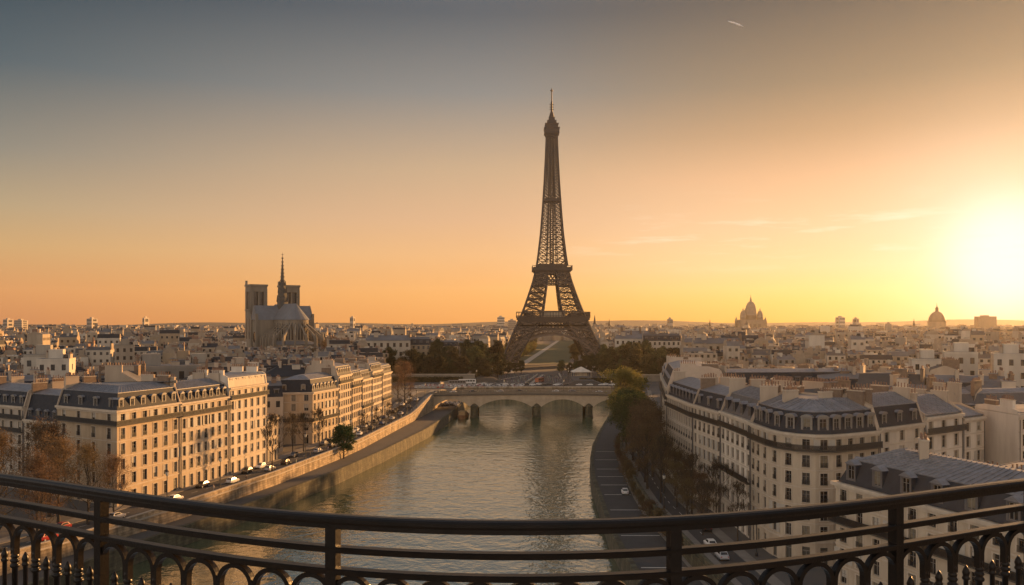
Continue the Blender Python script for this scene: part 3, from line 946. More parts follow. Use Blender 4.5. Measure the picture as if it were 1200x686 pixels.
def row_poly(a, b, depth):
    u = (Vector(b) - Vector(a)).normalized(); n = Vector((-u.y, u.x)) * depth
    return [a, b, (b[0] + n.x, b[1] + n.y), (a[0] + n.x, a[1] + n.y)]


# left bank
house('apartment_building', 'shaded cream apartment building at the left edge, arched dormers in its slate roof', row_poly((-136, 228.3), (-120, 218.2), 13), 'FPRP', 27.2, 5, GREY, balcony=(4, 3), roof=(3.6, 1.3, 1.4, 4), group=LB, sp=3.6, ww=1.35)
house('apartment_building', 'narrow pale shaded building with tall black two-storey slate roof', row_poly((-120, 218.2), (-108, 210.6), 13), 'FPRP', 24.2, 5, PALE, roof=(6.2, 1.9, 1.0, 3.5), dorm='pitched', guards=(1, 3), group=LB, sp=3.6, shut=True)
house('corner_building', 'corner apartment building, one side sunlit gold and one shaded, continuous top balcony', [(-108, 210.6), (-88, 197.7), (-81.9, 219), (-94, 222.5), (-101.4, 220.8)], 'FFPRP', 28.3, 5, OCHRE, balcony=(4,), roof=(3.7, 1.5, 1.4, 4.2), guards=(3, 2), group=LB, sp=(5.4, 3.5), dorm_sp=(5.4, 3.5), seams=True, ww=1.4, wh=2.45)
house('apartment_building', 'sunlit golden building with sloping dormered roof between corner block and taller house', row_poly((-81.9, 219), (-76.5, 240), 12.5), 'FPRP', 28.0, 5, CREAM, balcony=(4,), roof=(3.3, 1.5, 1.5, 4), dorm='pitched', shut=True, group=LB, sp=2.95, guards=(0, 2), seams=True, ww=1.3, wh=2.4)
house('apartment_building', 'tall sunlit building with blank white gable and crenel-like flat dormer storey', row_poly((-76.5, 240), (-71.8, 260), 13), 'FPRP', 30.2, 6, PALE, balcony=(5,), roof=(2.6, .5, .5, 1), roofm=(PALE, ZINC), dorm='flat', group=LB, sp=3.4, guards=(1,), gable=PLASTER, ww=1.3, wh=2.4)
house('low_building', 'low plain sunlit house with flat roof beside the tall building', row_poly((-71.8, 260), (-70.4, 267), 11), 'FPRP', 19.5, 3, CREAM, roof=(.5, .2, .2, 2), dorm=None, group=LB, chim=[])
house('corner_building', 'sunlit corner building with dark slate dome-like mansard beyond the side street', [(-80, 298.6), (-67.6, 301), (-62.8, 321), (-75.5, 324)], 'FFPR', 24.3, 4, OCHRE, roof=(4.2, 1.5, 1.4, 3.2), dorm='curved', group=LB, guards=(), sp=(4.0, 2.7), balcony=(1,), dorm_sp=(5.5, 3.0))
fr = [(-62.8, 321), (-60.9, 337), (-59.5, 352), (-58.1, 368), (-56.5, 386), (-55, 405)]
lab = ['first sunlit house of the far row, blank beige gable rising behind the slate dome', 'second sunlit house of the far left row, lower cornice with balcony', 'third sunlit house of the far left row, plain golden facade', 'fourth sunlit house of the far left row, taller with dormers', 'last sunlit house of the left row beside the rust-coloured tree']
for i, (zc, fl, h1, m_) in enumerate(((28.6, 6, 3.2, CREAM), (26.2, 5, 3.0, OCHRE), (25.2, 5, 3.4, CREAM), (27.6, 6, 3.0, PALE), (25.6, 5, 3.2, CREAM))):
    house('apartment_building', lab[i], row_poly(fr[i], fr[i + 1], 13), 'FPRP', zc, fl, m_, roof=(h1, 1.2, 1.0, 3.5), balcony=((fl - 1,) if i in (0, 1, 3) else (1,)), dorm=('curved', 'pitched', 'flat', 'pitched', 'curved')[i], group=LB, sp=2.5, guards=(), chim_h=1.2)
# right bank
house('apartment_building', 'farthest house of the right row, stepped terraces above the tree tops', row_poly((54.5, 324), (47.6, 281), 13), 'FPRP', 29.5, 6, PALE, roof=(3.4, 1.1, 1.2, 3.5), balcony=(5, 2), dorm='flat', group=RB, guards=(3,))
house('apartment_building', 'tall house with a broad blank plaster gable facing the camera', row_poly((47.6, 281), (41.5, 237), 15.5), 'FPRP', 30.6, 6, PALE, roof=(4.6, 1.8, .8, 3.0), balcony=(5,), dorm='flat', group=RB, guards=(1,), gable=mat('gable_pink', (.50, .40, .31), (.40, .32, .25), .3, .9), chim_h=.9)
house('apartment_building', 'cream house with a row of small zinc dormers next to the blank gable', row_poly((41.5, 237), (42.3, 207), 12), 'FPRP', 28.8, 6, GREY, roof=(3.4, 1.5, 1.3, 4), balcony=(5, 1), dorm='pitched', group=RB, guards=(2, 3), sp=2.6, dorm_sp=3.8)
house('apartment_building', 'pale house with oval-topped dormers in dark slate', row_poly((42.3, 207), (44.4, 188.5), 12), 'FPRP', 28.9, 6, PALE, roof=(3.4, 1.5, 1.2, 4), balcony=(5,), dorm='curved', shut=True, group=RB, guards=(4,), sp=3.2, dorm_sp=5.2, dorm_s=.95)
house('apartment_building', 'white house with slanted zinc dormers and plants on its top balcony', row_poly((44.4, 188.5), (45.4, 168.5), 12), 'FPRP', 29.2, 6, PLASTER, roof=(3.9, 2.1, 1.4, 4), balcony=(5, 2), dorm='pitched', roofm=(ZINCD, ZINC), group=RB, guards=(4, 2), sp=3.3, seams=True, dorm_sp=4.6, dorm_s=1.15)
house('corner_building', 'rounded corner apartment building with large arched dormers in its slate roof', [(45.4, 168.5), (45.7, 163), (45.9, 158.3), (46.7, 154.4), (48.6, 151.5), (51.2, 149.8), (54.2, 149.9), (59.2, 152.6), (64.3, 155.6), (57.2, 165.2), (57, 168.5)], 'FFFFFFFFPRP', 29.0, 6, CREAM, roof=(3.7, 1.35, 1.7, 4.4), balcony=(5,), dorm='curved', group=RB, guards=(4, 3, 2), sp=2.9, seams=True, chim=[8, 10], extra=((50.5, 161, .2, 2.6, 32, 35.6), (56.5, 160, .5, 2.4, 32, 35.4)), ww=1.3, dorm_s=1.22)
house('apartment_building', 'cream house with three tall slate dormers right of the rounded corner', row_poly((64.3, 155.6), (76.4, 164.5), 12), 'FPRP', 29.4, 6, PALE, roof=(3.6, 1.4, 1.8, 4), balcony=(), dorm='curved', group=RB, guards=(3,), sp=4.4, seams=True, chim_h=1.0)
house('apartment_building', 'white house with plain pitched zinc roof and glazed top balcony', row_poly((76.4, 164.5), (87.6, 172.6), 12.5), 'FPRP', 30.3, 6, PLASTER, roof=(.4, .1, 3.0, 5.2), roofm=(ZINC, ZINC), balcony=(5,), dorm=None, group=RB, guards=(), sp=4.0, seams=True, chim_h=.8)
house('apartment_building', 'narrow white house with lower roof right of the pitched zinc roof', row_poly((87.6, 172.6), (94.5, 177.6), 11), 'FPRP', 29.2, 6, PLASTER, roof=(.4, .1, 1.6, 4.6), roofm=(ZINC, ZINC), dorm=None, group=RB, guards=(), sp=3.2, chim=[])
house('apartment_building', 'nearest stone building at lower right with standing-seam zinc roof and four dormers', [(46, 126), (54, 101), (59.5, 82), (72.5, 86), (66.5, 105), (58.5, 130)], 'FFPRRF', 25.4, 5, CREAM, roof=(3.3, 1.6, 1.9, 4.4), balcony=(3,), dorm='pitched', group=RB, guards=(4, 2), sp=3.0, seams=True, ww=1.35, chim=[], extra=((54.5, 117.5, 1.2, 2.6, 28, 32.4), (60.5, 101, 1.2, 2.6, 28, 32.2)), dorm_sp=5.6, dorm_s=1.25, roofm=(mat('slate_blue', (.042, .045, .053), (.026, .028, .033), 1.0, .6, bump=.4, bscale=9, spec=.12), ZINC))
house('apartment_building', 'flat-roofed white house crowded with terracotta chimney pots behind the nearest roof', [(70, 114), (88, 128), (80, 139), (62, 126)], 'FPRP', 25.8, 5, PLASTER, roof=(.5, .1, .4, 3), roofm=(PLASTER, ZINC), dorm=None, group=RB, guards=(), chim_h=1.3)
house('apartment_building', 'long building with dark mansard and lit attic windows behind the right row', [(62, 257), (102, 261), (101, 274), (61, 270)], 'FPRP', 29.6, 6, CREAM, roof=(3.8, .9, .8, 5), dorm='flat', group='blocks behind the right row', guards=(), sp=3.2, chim_h=.9)
house('apartment_building', 'sun-touched house with grey tiled roof and two dormers at right edge', [(98, 192), (126, 199), (122, 212), (95, 205)], 'FPRP', 27.6, 5, CREAM, roof=(4.6, 3.2, .8, 3), dorm='flat', roofm=(ZINCD, ZINC), group='blocks behind the right row', guards=(), sp=4.4)
house('apartment_building', 'white flat-roofed building at the right edge beside the narrow white house', [(97, 170), (117, 176), (113, 189), (96, 184)], 'FPRP', 30.2, 6, PLASTER, roof=(.5, .1, .4, 3), roofm=(PLASTER, ZINC), dorm=None, group='blocks behind the right row', guards=(2,), gable=PLASTER, sp=3.6)

# ------------------------------------------------------------------ iron lattice tower
TS = 258.0 / 330.0
EIFD = mat('tower_iron_shaded', (.030, .022, .018), (.022, .017, .014), .2, .7)  # same iron in a darker tone, painting shade inside the legs
HO = [(0, 62.5), (12, 57.3), (31, 49.2), (47, 42.2), (57.6, 37.6), (67, 33.6), (85, 27.2), (102, 21.7), (115.7, 18.4), (135, 15.6), (160, 12.8), (190, 10.5), (220, 8.6), (250, 7.1), (278, 6.0)]
HI = [(0, 45), (12, 40), (31, 29.5), (47, 19.5), (57.6, 13.0), (67, 10.2), (85, 7.8), (102, 5.6), (115.7, 4.8)]


def build_tower(cx, cy, z0):
    root = thing('iron_tower', 'tall brown iron lattice tower with four arched legs above the park', 'tower', (cx, cy, z0))
    S = TS

    def leg(name, sx, sy, zs, t):
        mb = MB(False)
        for a, b in zip(zs, zs[1:]):
            oa, ob, ia, ib = interp(a, HO), interp(b, HO), interp(a, HI), interp(b, HI)
            ca = [(oa, oa), (ia, oa), (ia, ia), (oa, ia)]; cb = [(ob, ob), (ib, ob), (ib, ib), (ob, ib)]
            A = [Vector((sx * x * S, sy * y * S, a * S)) for x, y in ca]; B = [Vector((sx * x * S, sy * y * S, b * S)) for x, y in cb]
            for k in range(4):
                l = (k + 1) % 4
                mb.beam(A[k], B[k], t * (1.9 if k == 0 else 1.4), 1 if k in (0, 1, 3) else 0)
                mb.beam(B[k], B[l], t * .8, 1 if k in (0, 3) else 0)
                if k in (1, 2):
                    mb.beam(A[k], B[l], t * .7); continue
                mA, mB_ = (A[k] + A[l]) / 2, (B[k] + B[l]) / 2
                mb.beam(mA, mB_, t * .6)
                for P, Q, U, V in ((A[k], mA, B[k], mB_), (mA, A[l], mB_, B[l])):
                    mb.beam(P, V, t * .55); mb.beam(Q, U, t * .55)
                mb.beam(A[k], B[l], t * .9, 2); mb.beam(A[l], B[k], t * .9, 2)  # main cross braces coloured as if lit, against the shade-toned inner bars
        return mb.build(name, [EIFD, EIF, EIFL], root)
    zs1 = [0, 8.5, 17, 25.5, 34, 42.5, 48, 54]
    zs2 = [58, 65.5, 73, 80.5, 88, 95.5, 102.5, 107.5, 112]
    for sx in (-1, 1):
        for sy in (-1, 1):
            o = leg('leg', sx, sy, zs1, .78)
            m_ = MB(); x0 = sx * 50 * S; m_.box(x0 - 15 * S, x0 + 15 * S, sy * 50 * S - 15 * S, sy * 50 * S + 15 * S, -.5, 3.0); m_.build('masonry_base', COPING, o)
            leg('upper_leg', sx, sy, zs2, .66)
    # lattice girder below the first platform and arches, one per face
    for face in range(4):
        ang = face * math.pi / 2
        Mz = Matrix.Rotation(ang, 4, 'Z')
        T = lambda x, d, z: Mz @ Vector((x * S, -d * S, z * S))
        mb = MB(False)
        n = 22
        for (za, zb) in ((45, 49), (49, 53.5)):
            da, db = interp(za, HO) - .3, interp(zb, HO) - .3
            for i in range(n):
                xa, xb = -1 + 2 * i / n, -1 + 2 * (i + 1) / n
                mb.beam(T(xa * da, da, za), T(xb * db, db, zb), .55); mb.beam(T(xb * da, da, za), T(xa * db, db, zb), .55)
                mb.beam(T(xa * da, da, za), T(xa * db, db, zb), .4)
            mb.beam(T(-da, da, za), T(da, da, za), 1.3); mb.beam(T(-db, db, zb), T(db, db, zb), 1.3)
        mb.build('girder', EIF, root)
        # arch ring: two curves joined by lattice, lying in the sloping face plane
        mb = MB(False); K = 30; prev = None
        for i in range(K + 1):
            t = math.pi * i / K
            zi = 1 + 38.0 * math.sin(t); xi = -50.5 * math.cos(t)
            zo = 1 + 43.0 * math.sin(t); xo = -54.5 * math.cos(t)
            di, do = interp(zi, HO) - .8, interp(min(zo, 46), HO) - .8
            a, b = T(xi, di, zi), T(xo, do, zo)
            a2, b2 = T(xi, di - 3.2, zi), T(xo, do - 3.2, zo)
            mb.beam(a, b, .5)
            if prev:
                mb.beam(prev[0], a, 1.9); mb.beam(prev[1], b, 1.2); mb.beam(prev[0], b, .4); mb.beam(prev[1], a, .4)
                mb.beam(prev[2], a2, 1.2); mb.beam(prev[0], a2, .4)
            if 5 < i < K - 5:
                zt = 45; dt = interp(zt, HO) - .4
                mb.beam(b, T(xo, dt, zt), .45)
            prev = (a, b, a2, b2)
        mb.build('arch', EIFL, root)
    # first platform: deck, corbels, gallery railing, glazed pavilions
    mb = MB()
    for h, z0_, z1_ in ((40.3, 53.8, 55.4), (41.5, 55.4, 58.0), (42.2, 58.0, 58.8)): mb.box(-h * S, h * S, -h * S, h * S, z0_ * S, z1_ * S)
    p1 = mb.build('first_platform', EIF, root)
    mb = MB(False)
    for face in range(4):
        Mz = Matrix.Rotation(face * math.pi / 2, 4, 'Z'); T = lambda x, d, z: Mz @ Vector((x * S, -d * S, z * S))
        for z in (60.2, 64.6): mb.beam(T(-42, 42, z), T(42, 42, z), .45)
        for i in range(29):
            x = -42 + 84 * i / 28; mb.beam(T(x, 42, 58.8), T(x, 42, 64.6), .3)
        for i in range(60):
            x = -42 + 84 * (i + .5) / 60; mb.beam(T(x, 41.9, 58.8), T(x, 41.9, 60.2), .22)
    mb.build('gallery_railing', EIF, p1)
    mb = MB()
    for face in range(4):
        Mz = Matrix.Rotation(face * math.pi / 2, 4, 'Z')
        mb.box(-14 * S, 14 * S, -33 * S, -24 * S, 58.9 * S, 65 * S, 1, Mz); mb.box(-14.6 * S, 14.6 * S, -33.6 * S, -23.4 * S, 65 * S, 66.0 * S, 0, Mz)
        for i in range(9): mb.box((-14 + 3.5 * i - .25) * S, (-14 + 3.5 * i + .25) * S, -33.3 * S, -33.02 * S, 58.9 * S, 65 * S, 0, Mz)
        for s in (-1, 1): mb.box((s * 27 - 6) * S, (s * 27 + 6) * S, -33 * S, -26 * S, 58.85 * S, 63.5 * S, 0, Mz)
    mb.build('pavilion', [EIF, mat('pavilion_glass', (.30, .24, .16), (.22, .18, .12), .4, .15)], p1)
    # second platform
    mb = MB()
    for h, z0_, z1_ in ((20.0, 109.5, 112), (21.5, 112, 113.4), (23.2, 113.4, 116.5), (22.2, 116.5, 117.2), (17, 117.2, 121)): mb.box(-h * S, h * S, -h * S, h * S, z0_ * S, z1_ * S)
    p2 = mb.build('second_platform', EIF, root)
    mb = MB(False)
    for face in range(4):
        Mz = Matrix.Rotation(face * math.pi / 2, 4, 'Z'); T = lambda x, d, z: Mz @ Vector((x * S, -d * S, z * S))
        mb.beam(T(-23, 23, 118.8), T(23, 23, 118.8), .4)
        for i in range(24): mb.beam(T(-23 + 2 * i, 23, 116.5), T(-23 + 2 * i, 23, 118.8), .25)
        # girder between the upper legs under the second platform
        for (za, zb) in ((98, 102.5), (102.5, 109.5)):
            da, db = interp(za, HO), interp(zb, HO)
            for i in range(10):
                xa, xb = -1 + .2 * i, -.8 + .2 * i
                mb.beam(T(xa * da, da, za), T(xb * db, db, zb), .6); mb.beam(T(xb * da, da, za), T(xa * db, db, zb), .6)
            mb.beam(T(-da, da, za), T(da, da, za), 1.2)
    mb.build('gallery_railing', EIF, p2)
    # upper shaft
    zs = [119]
    while zs[-1] < 274: zs.append(zs[-1] + max(3.2, interp(zs[-1], HO) * .42))
    mb = MB(False)
    for a, b in zip(zs, zs[1:]):
        oa, ob = interp(a, HO), interp(b, HO)
        fa = .36
        for face in range(4):
            Mz = Matrix.Rotation(face * math.pi / 2, 4, 'Z'); T = lambda x, d, z: Mz @ Vector((x * S, -d * S, z * S))
            mb.beam(T(-oa, oa, a), T(-ob, ob, b), 1.35)
            for s in (-1, 1):
                mb.beam(T(s * fa * oa, oa, a), T(s * fa * ob, ob, b), .75)
                mb.beam(T(s * oa, oa, a), T(s * fa * ob, ob, b), .55); mb.beam(T(s * fa * oa, oa, a), T(s * ob, ob, b), .55)
            mb.beam(T(-ob, ob, b), T(ob, ob, b), .55)
            mb.beam(T(-fa * oa, oa, a), T(fa * ob, ob, b), .4); mb.beam(T(fa * oa, oa, a), T(-fa * ob, ob, b), .4)
    mb.build('upper_shaft', EIF, root)
    mb = MB(False)
    for sx in (-1, 1):
        for sy in (-1, 1): mb.beam((sx * 1.9 * S, sy * 1.9 * S, 119 * S), (sx * 1.6 * S, sy * 1.6 * S, 275 * S), .9)
    for i in range(60):
        z = 119 + 156 * i / 60; mb.beam((-1.8 * S, 0, z * S), (1.8 * S, 0, (z + 2.6) * S), .6); mb.beam((1.8 * S, 0, z * S), (-1.8 * S, 0, (z + 2.6) * S), .6)
    mb.build('lift_shaft', EIF, root)
    mb = MB(); mb.box(-11 * S, 11 * S, -11 * S, 11 * S, 195.5 * S, 198.5 * S); mb.build('middle_platform', EIF, root)
    mb = MB()
    for h, a, b in ((6.6, 272, 274), (7.8, 274, 276), (8.8, 276, 282), (9.3, 282, 283), (7.2, 283, 287), (8.0, 287, 288), (5.5, 288, 292), (3.6, 292, 296)): mb.box(-h * S, h * S, -h * S, h * S, a * S, b * S)
    mb.build('top_cabin', EIF, root)
    mb = MB()
    mb.lathe([(3.4 * S, 296 * S), (2.4 * S, 300 * S), (1.3 * S, 303 * S), (1.2 * S, 314 * S), (.7 * S, 315 * S), (.6 * S, 327 * S), (1.6 * S, 327.3 * S), (1.6 * S, 328.6 * S), (.4 * S, 329 * S), (.3 * S, 331 * S)], 8)
    for z in (305, 308, 311): mb.box(-2.6 * S, 2.6 * S, -.3, .3, z * S, (z + .7) * S)
    mb.build('antenna', EIF, root)
    return root


build_tower((646.5 - 600) / FPX * 824, 824, GL)

# ------------------------------------------------------------------ cathedral (apse towards us and to the right)
def build_cathedral():
    D = 950.0
    cx = (331 - 600) / FPX * D; root = thing('gothic_cathedral', 'grey gothic cathedral with two square towers, thin spire and flying buttresses', 'cathedral', (cx, D, GL), R(-56)); root.scale = (1.2, 1.2, 1.17)
    def gothic(mb, x0, x1, y, z0, z1, nrm, n, w, mi=1):
        """pointed dark window recesses on a wall at y facing nrm"""
        for i in range(n):
            c = x0 + (x1 - x0) * (i + .5) / n
            P = [(c - w / 2, z0), (c + w / 2, z0), (c + w / 2, z1 - w * .8), (c, z1), (c - w / 2, z1 - w * .8)]
            A = [(px, y + nrm * .03, z) for px, z in P]
            mb.poly(A if nrm < 0 else A[::-1], mi)
    # local axes: +x = apse end, towers at -x
    mb = MB()
    mb.box(-20, 34, -20, 20, -2, 16); mb.box(-20, 34, -10.5, 10.5, 16, 37.5)
    for s in (-1, 1):
        gothic(mb, -19, -8, s * 20, 3, 12, s, 2, 3.2); gothic(mb, 8, 33, s * 20, 3, 12, s, 4, 3.2)
        gothic(mb, -19, -8, s * 10.5, 19, 35, s, 2, 3.2); gothic(mb, 8, 33, s * 10.5, 19, 35, s, 4, 3.2)
    mb.build('nave_wall', [CATH, GLASSD], root)
    mb = MB(); n = 12   # rounded apse: low ambulatory and tall choir end with windows
    for r, z0, z1 in ((20, -2, 16), (10.5, 16, 37.5)):
        pts = [(34 + r * math.sin(math.pi * k / n), -r * math.cos(math.pi * k / n)) for k in range(n + 1)]
        for a, b in zip(pts, pts[1:]):
            mb.poly([(*a, z0), (*b, z0), (*b, z1), (*a, z1)])
            m0 = Vector(a).lerp(Vector(b), .22); m1 = Vector(a).lerp(Vector(b), .78); c = (m0 + m1) / 2
            e = (c - Vector((34, 0))).normalized() * .06
            za, zt = z0 + 4, z1 - 2
            mb.poly([(*(m0 + e), za), (*(m1 + e), za), (*(m1 + e), zt - 2), (*(c + e), zt), (*(m0 + e), zt - 2)], 1)
        mb.poly([(x, y, z1) for x, y in pts])
    mb.build('apse', [CATH, GLASSD], root)
    mb = MB()
    def gable(x0, x1, hw, z0, z1, axis='x', hip=0):
        if axis == 'x':
            A = [(x0, -hw, z0), (x1, -hw, z0), (x1 - 0, 0, z1), (x0, 0, z1)]; B = [(x1, hw, z0), (x0, hw, z0), (x0, 0, z1), (x1, 0, z1)]
            E = ([(x0, hw, z0), (x0, -hw, z0), (x0, 0, z1)], [(x1, -hw, z0), (x1, hw, z0), (x1, 0, z1)])
        else:
            A = [(-hw, x1, z0), (-hw, x0, z0), (0, x0, z1), (0, x1, z1)]; B = [(hw, x0, z0), (hw, x1, z0), (0, x1, z1), (0, x0, z1)]
            E = ([(-hw, x0, z0), (hw, x0, z0), (0, x0, z1)], [(hw, x1, z0), (-hw, x1, z0), (0, x1, z1)])
        mb.poly(A); mb.poly(B)
        for e in E: mb.poly(e)
    gable(-20, 34, 11.3, 37.6, 52)
    gable(-26, 26, 8, 37.4, 50.5, 'y')
    ap = [(34 + 11.3 * math.sin(math.pi * k / 8), -11.3 * math.cos(math.pi * k / 8), 37.6) for k in range(9)]
    for a, b in zip(ap, ap[1:]): mb.poly([a, b, (34, 0, 52)])
    for s in (-1, 1):
        for x0, x1 in ((-20, -8), (8, 34)): mb.poly([(x0, s * 20.4, 16.1), (x1, s * 20.4, 16.1), (x1, s * 10.52, 19), (x0, s * 10.52, 19)])
    n = 12
    for k in range(n):
        a0, a1 = math.pi * k / n, math.pi * (k + 1) / n
        mb.poly([(34 + 20.4 * math.sin(a0), -20.4 * math.cos(a0), 16.1), (34 + 20.4 * math.sin(a1), -20.4 * math.cos(a1), 16.1), (34 + 10.55 * math.sin(a1), -10.55 * math.cos(a1), 19), (34 + 10.55 * math.sin(a0), -10.55 * math.cos(a0), 19)])
    mb.build('roof', LEAD, root)
    mb = MB(); mb.box(-7.6, 7.6, -25, 25, -2, 37.3)
    for s in (-1, 1):
        gothic(mb, -6, 6, s * 25, 6, 14, s, 4, 2.2)
        mb.poly([(0 + 5 * math.cos(2 * math.pi * k / 20), s * 25.04, 22 + 5 * math.sin(2 * math.pi * k / 20)) for k in range(20)], 1)
        mb.poly([(-7.7, s * 25.3, 37.3), (7.7, s * 25.3, 37.3), (0, s * 25.3, 51.5)])
        for x in (-7, 7): mb.box(x - 1, x + 1, s * 25.5 - 1, s * 25.5 + 1, -2, 43)
    mb.build('transept', [CATH, GLASSD], root)
    # west towers
    for s in (-1, 1):
        mb = MB(); y0 = s * 15.2; h = 7.6; x0 = -26
        mb.box(x0 - h, x0 + h, y0 - h, y0 + h, -2, 46)
        mb.box(x0 - h - .5, x0 + h + .5, y0 - h - .5, y0 + h + .5, 46, 47.2)
        for ex in (-1, 1):     # corner piers and mullions leave tall belfry openings
            for ey in (-1, 1): mb.box(x0 + ex * (h - 1.4) - 1.5, x0 + ex * (h - 1.4) + 1.5, y0 + ey * (h - 1.4) - 1.5, y0 + ey * (h - 1.4) + 1.5, 47.2, 66)
        for a in (-1, 1):
            mb.box(x0 - .7, x0 + .7, y0 + a * h - .9 * a - .5, y0 + a * h - .9 * a + .5, 47.2, 66); mb.box(x0 + a * h - .9 * a - .5, x0 + a * h - .9 * a + .5, y0 - .7, y0 + .7, 47.2, 66)
        mb.box(x0 - h + 2.4, x0 + h - 2.4, y0 - h + 2.4, y0 + h - 2.4, 47.2, 66, 1)
        mb.box(x0 - h, x0 + h, y0 - h, y0 + h, 63.5, 68.5); mb.box(x0 - h - .6, x0 + h + .6, y0 - h - .6, y0 + h + .6, 68.5, 70.3)
        mb.box(x0 - h - .1, x0 - h + 1.6, y0 - h - .1, y0 - h + 1.6, 70.3, 74)
        gothic(mb, x0 - h, x0 + h, y0 + s * h, 20, 40, s, 2, 2.4)
        mb.poly([(x0 + h + .03, y0 - 1.2, 36), (x0 + h + .03, y0 + 1.2, 36), (x0 + h + .03, y0 + 1.2, 43), (x0 + h + .03, y0, 44), (x0 + h + .03, y0 - 1.2, 43)], 1)
        mb.build('bell_tower', [CATH, GLASSD], root)
    mb = MB(); mb.box(-32, -20.5, -7.6, 7.6, -2, 45); mb.build('west_front', CATH, root)
    mb = MB()
    mb.lathe([(5.0, 46), (4.8, 57), (3.7, 58), (3.7, 65), (2.9, 66), (2.6, 71), (1.9, 72), (.2, 96), (.12, 99)], 8)
    for k in range(8):
        t = 2 * math.pi * k / 8
        for z, r, h in ((54, 5.2, 6), (62, 4.1, 5), (69, 3.0, 4)): mb.beam((r * math.cos(t), r * math.sin(t), z), (r * .85 * math.cos(t), r * .85 * math.sin(t), z + h), .6)
        for q in range(7): mb.beam(((1.75 - .2 * q) * math.cos(t), (1.75 - .2 * q) * math.sin(t), 73 + 3.4 * q), ((2.15 - .2 * q) * math.cos(t), (2.15 - .2 * q) * math.sin(t), 74 + 3.4 * q), .3)
    mb.box(-.15, .15, -.9, .9, 97, 97.4)
    mb.build('spire', mat('spire_lead', (.075, .07, .062), (.05, .047, .043), .6, .7), root)
    mb = MB(); mb.beam((34, 0, 52), (34, 0, 60), .6); mb.beam((34, -1.7, 57.5), (34, 1.7, 57.5), .6); mb.build('cross', IRON, root)
    # flying buttresses
    def buttress(px, py, ix, iy):
        mb = MB(); d = Vector((px - ix, py - iy)); L = d.length; Mx = Matrix.Translation((ix, iy, 0)) @ Matrix.Rotation(math.atan2(d.y, d.x), 4, 'Z')
        mb.box(L - 1.4, L + 1.6, -.8, .8, -2, 22, 0, Mx); mb.box(L - .7, L + .9, -.55, .55, 22, 25, 0, Mx)
        k = 7
        for i in range(k):
            a, b = L * i / k, L * (i + 1) / k
            za, zb = 34 - 11 * (a / L) , 34 - 11 * (b / L)
            la, lb = 31.5 - 15 * (a / L) ** 2, 31.5 - 15 * (b / L) ** 2
            for y in (-.5, .5):
                P = [Mx @ Vector(v) for v in ((a, y, la), (b, y, lb), (b, y, zb), (a, y, za))]
                mb.poly(P if y < 0 else P[::-1])
            mb.poly([Mx @ Vector(v) for v in ((a, -.5, za), (b, -.5, zb), (b, .5, zb), (a, .5, za))]); mb.poly([Mx @ Vector(v) for v in ((a, .5, la), (b, .5, lb), (b, -.5, lb), (a, -.5, la))])
        mb.build('flying_buttress', CATH, root)
    for s in (-1, 1):
        for x in (-13, 12, 19, 26, 33): buttress(x, s * 22.5, x, s * 10.5)
    for k in range(1, 8):
        t = math.pi * k / 8; buttress(34 + 24 * math.sin(t), -24 * math.cos(t), 34 + 10.5 * math.sin(t), -10.5 * math.cos(t))
    return root


build_cathedral()

# ------------------------------------------------------------------ far landmarks
def dome_prof(r, z0, h, n=10, tip=.35):
    return [(r * math.cos(math.pi / 2 * k / n) ** .9 if k < n else tip, z0 + h * math.sin(math.pi / 2 * k / n)) for k in range(n)] + [(tip * r * .6, z0 + h * 1.0)]


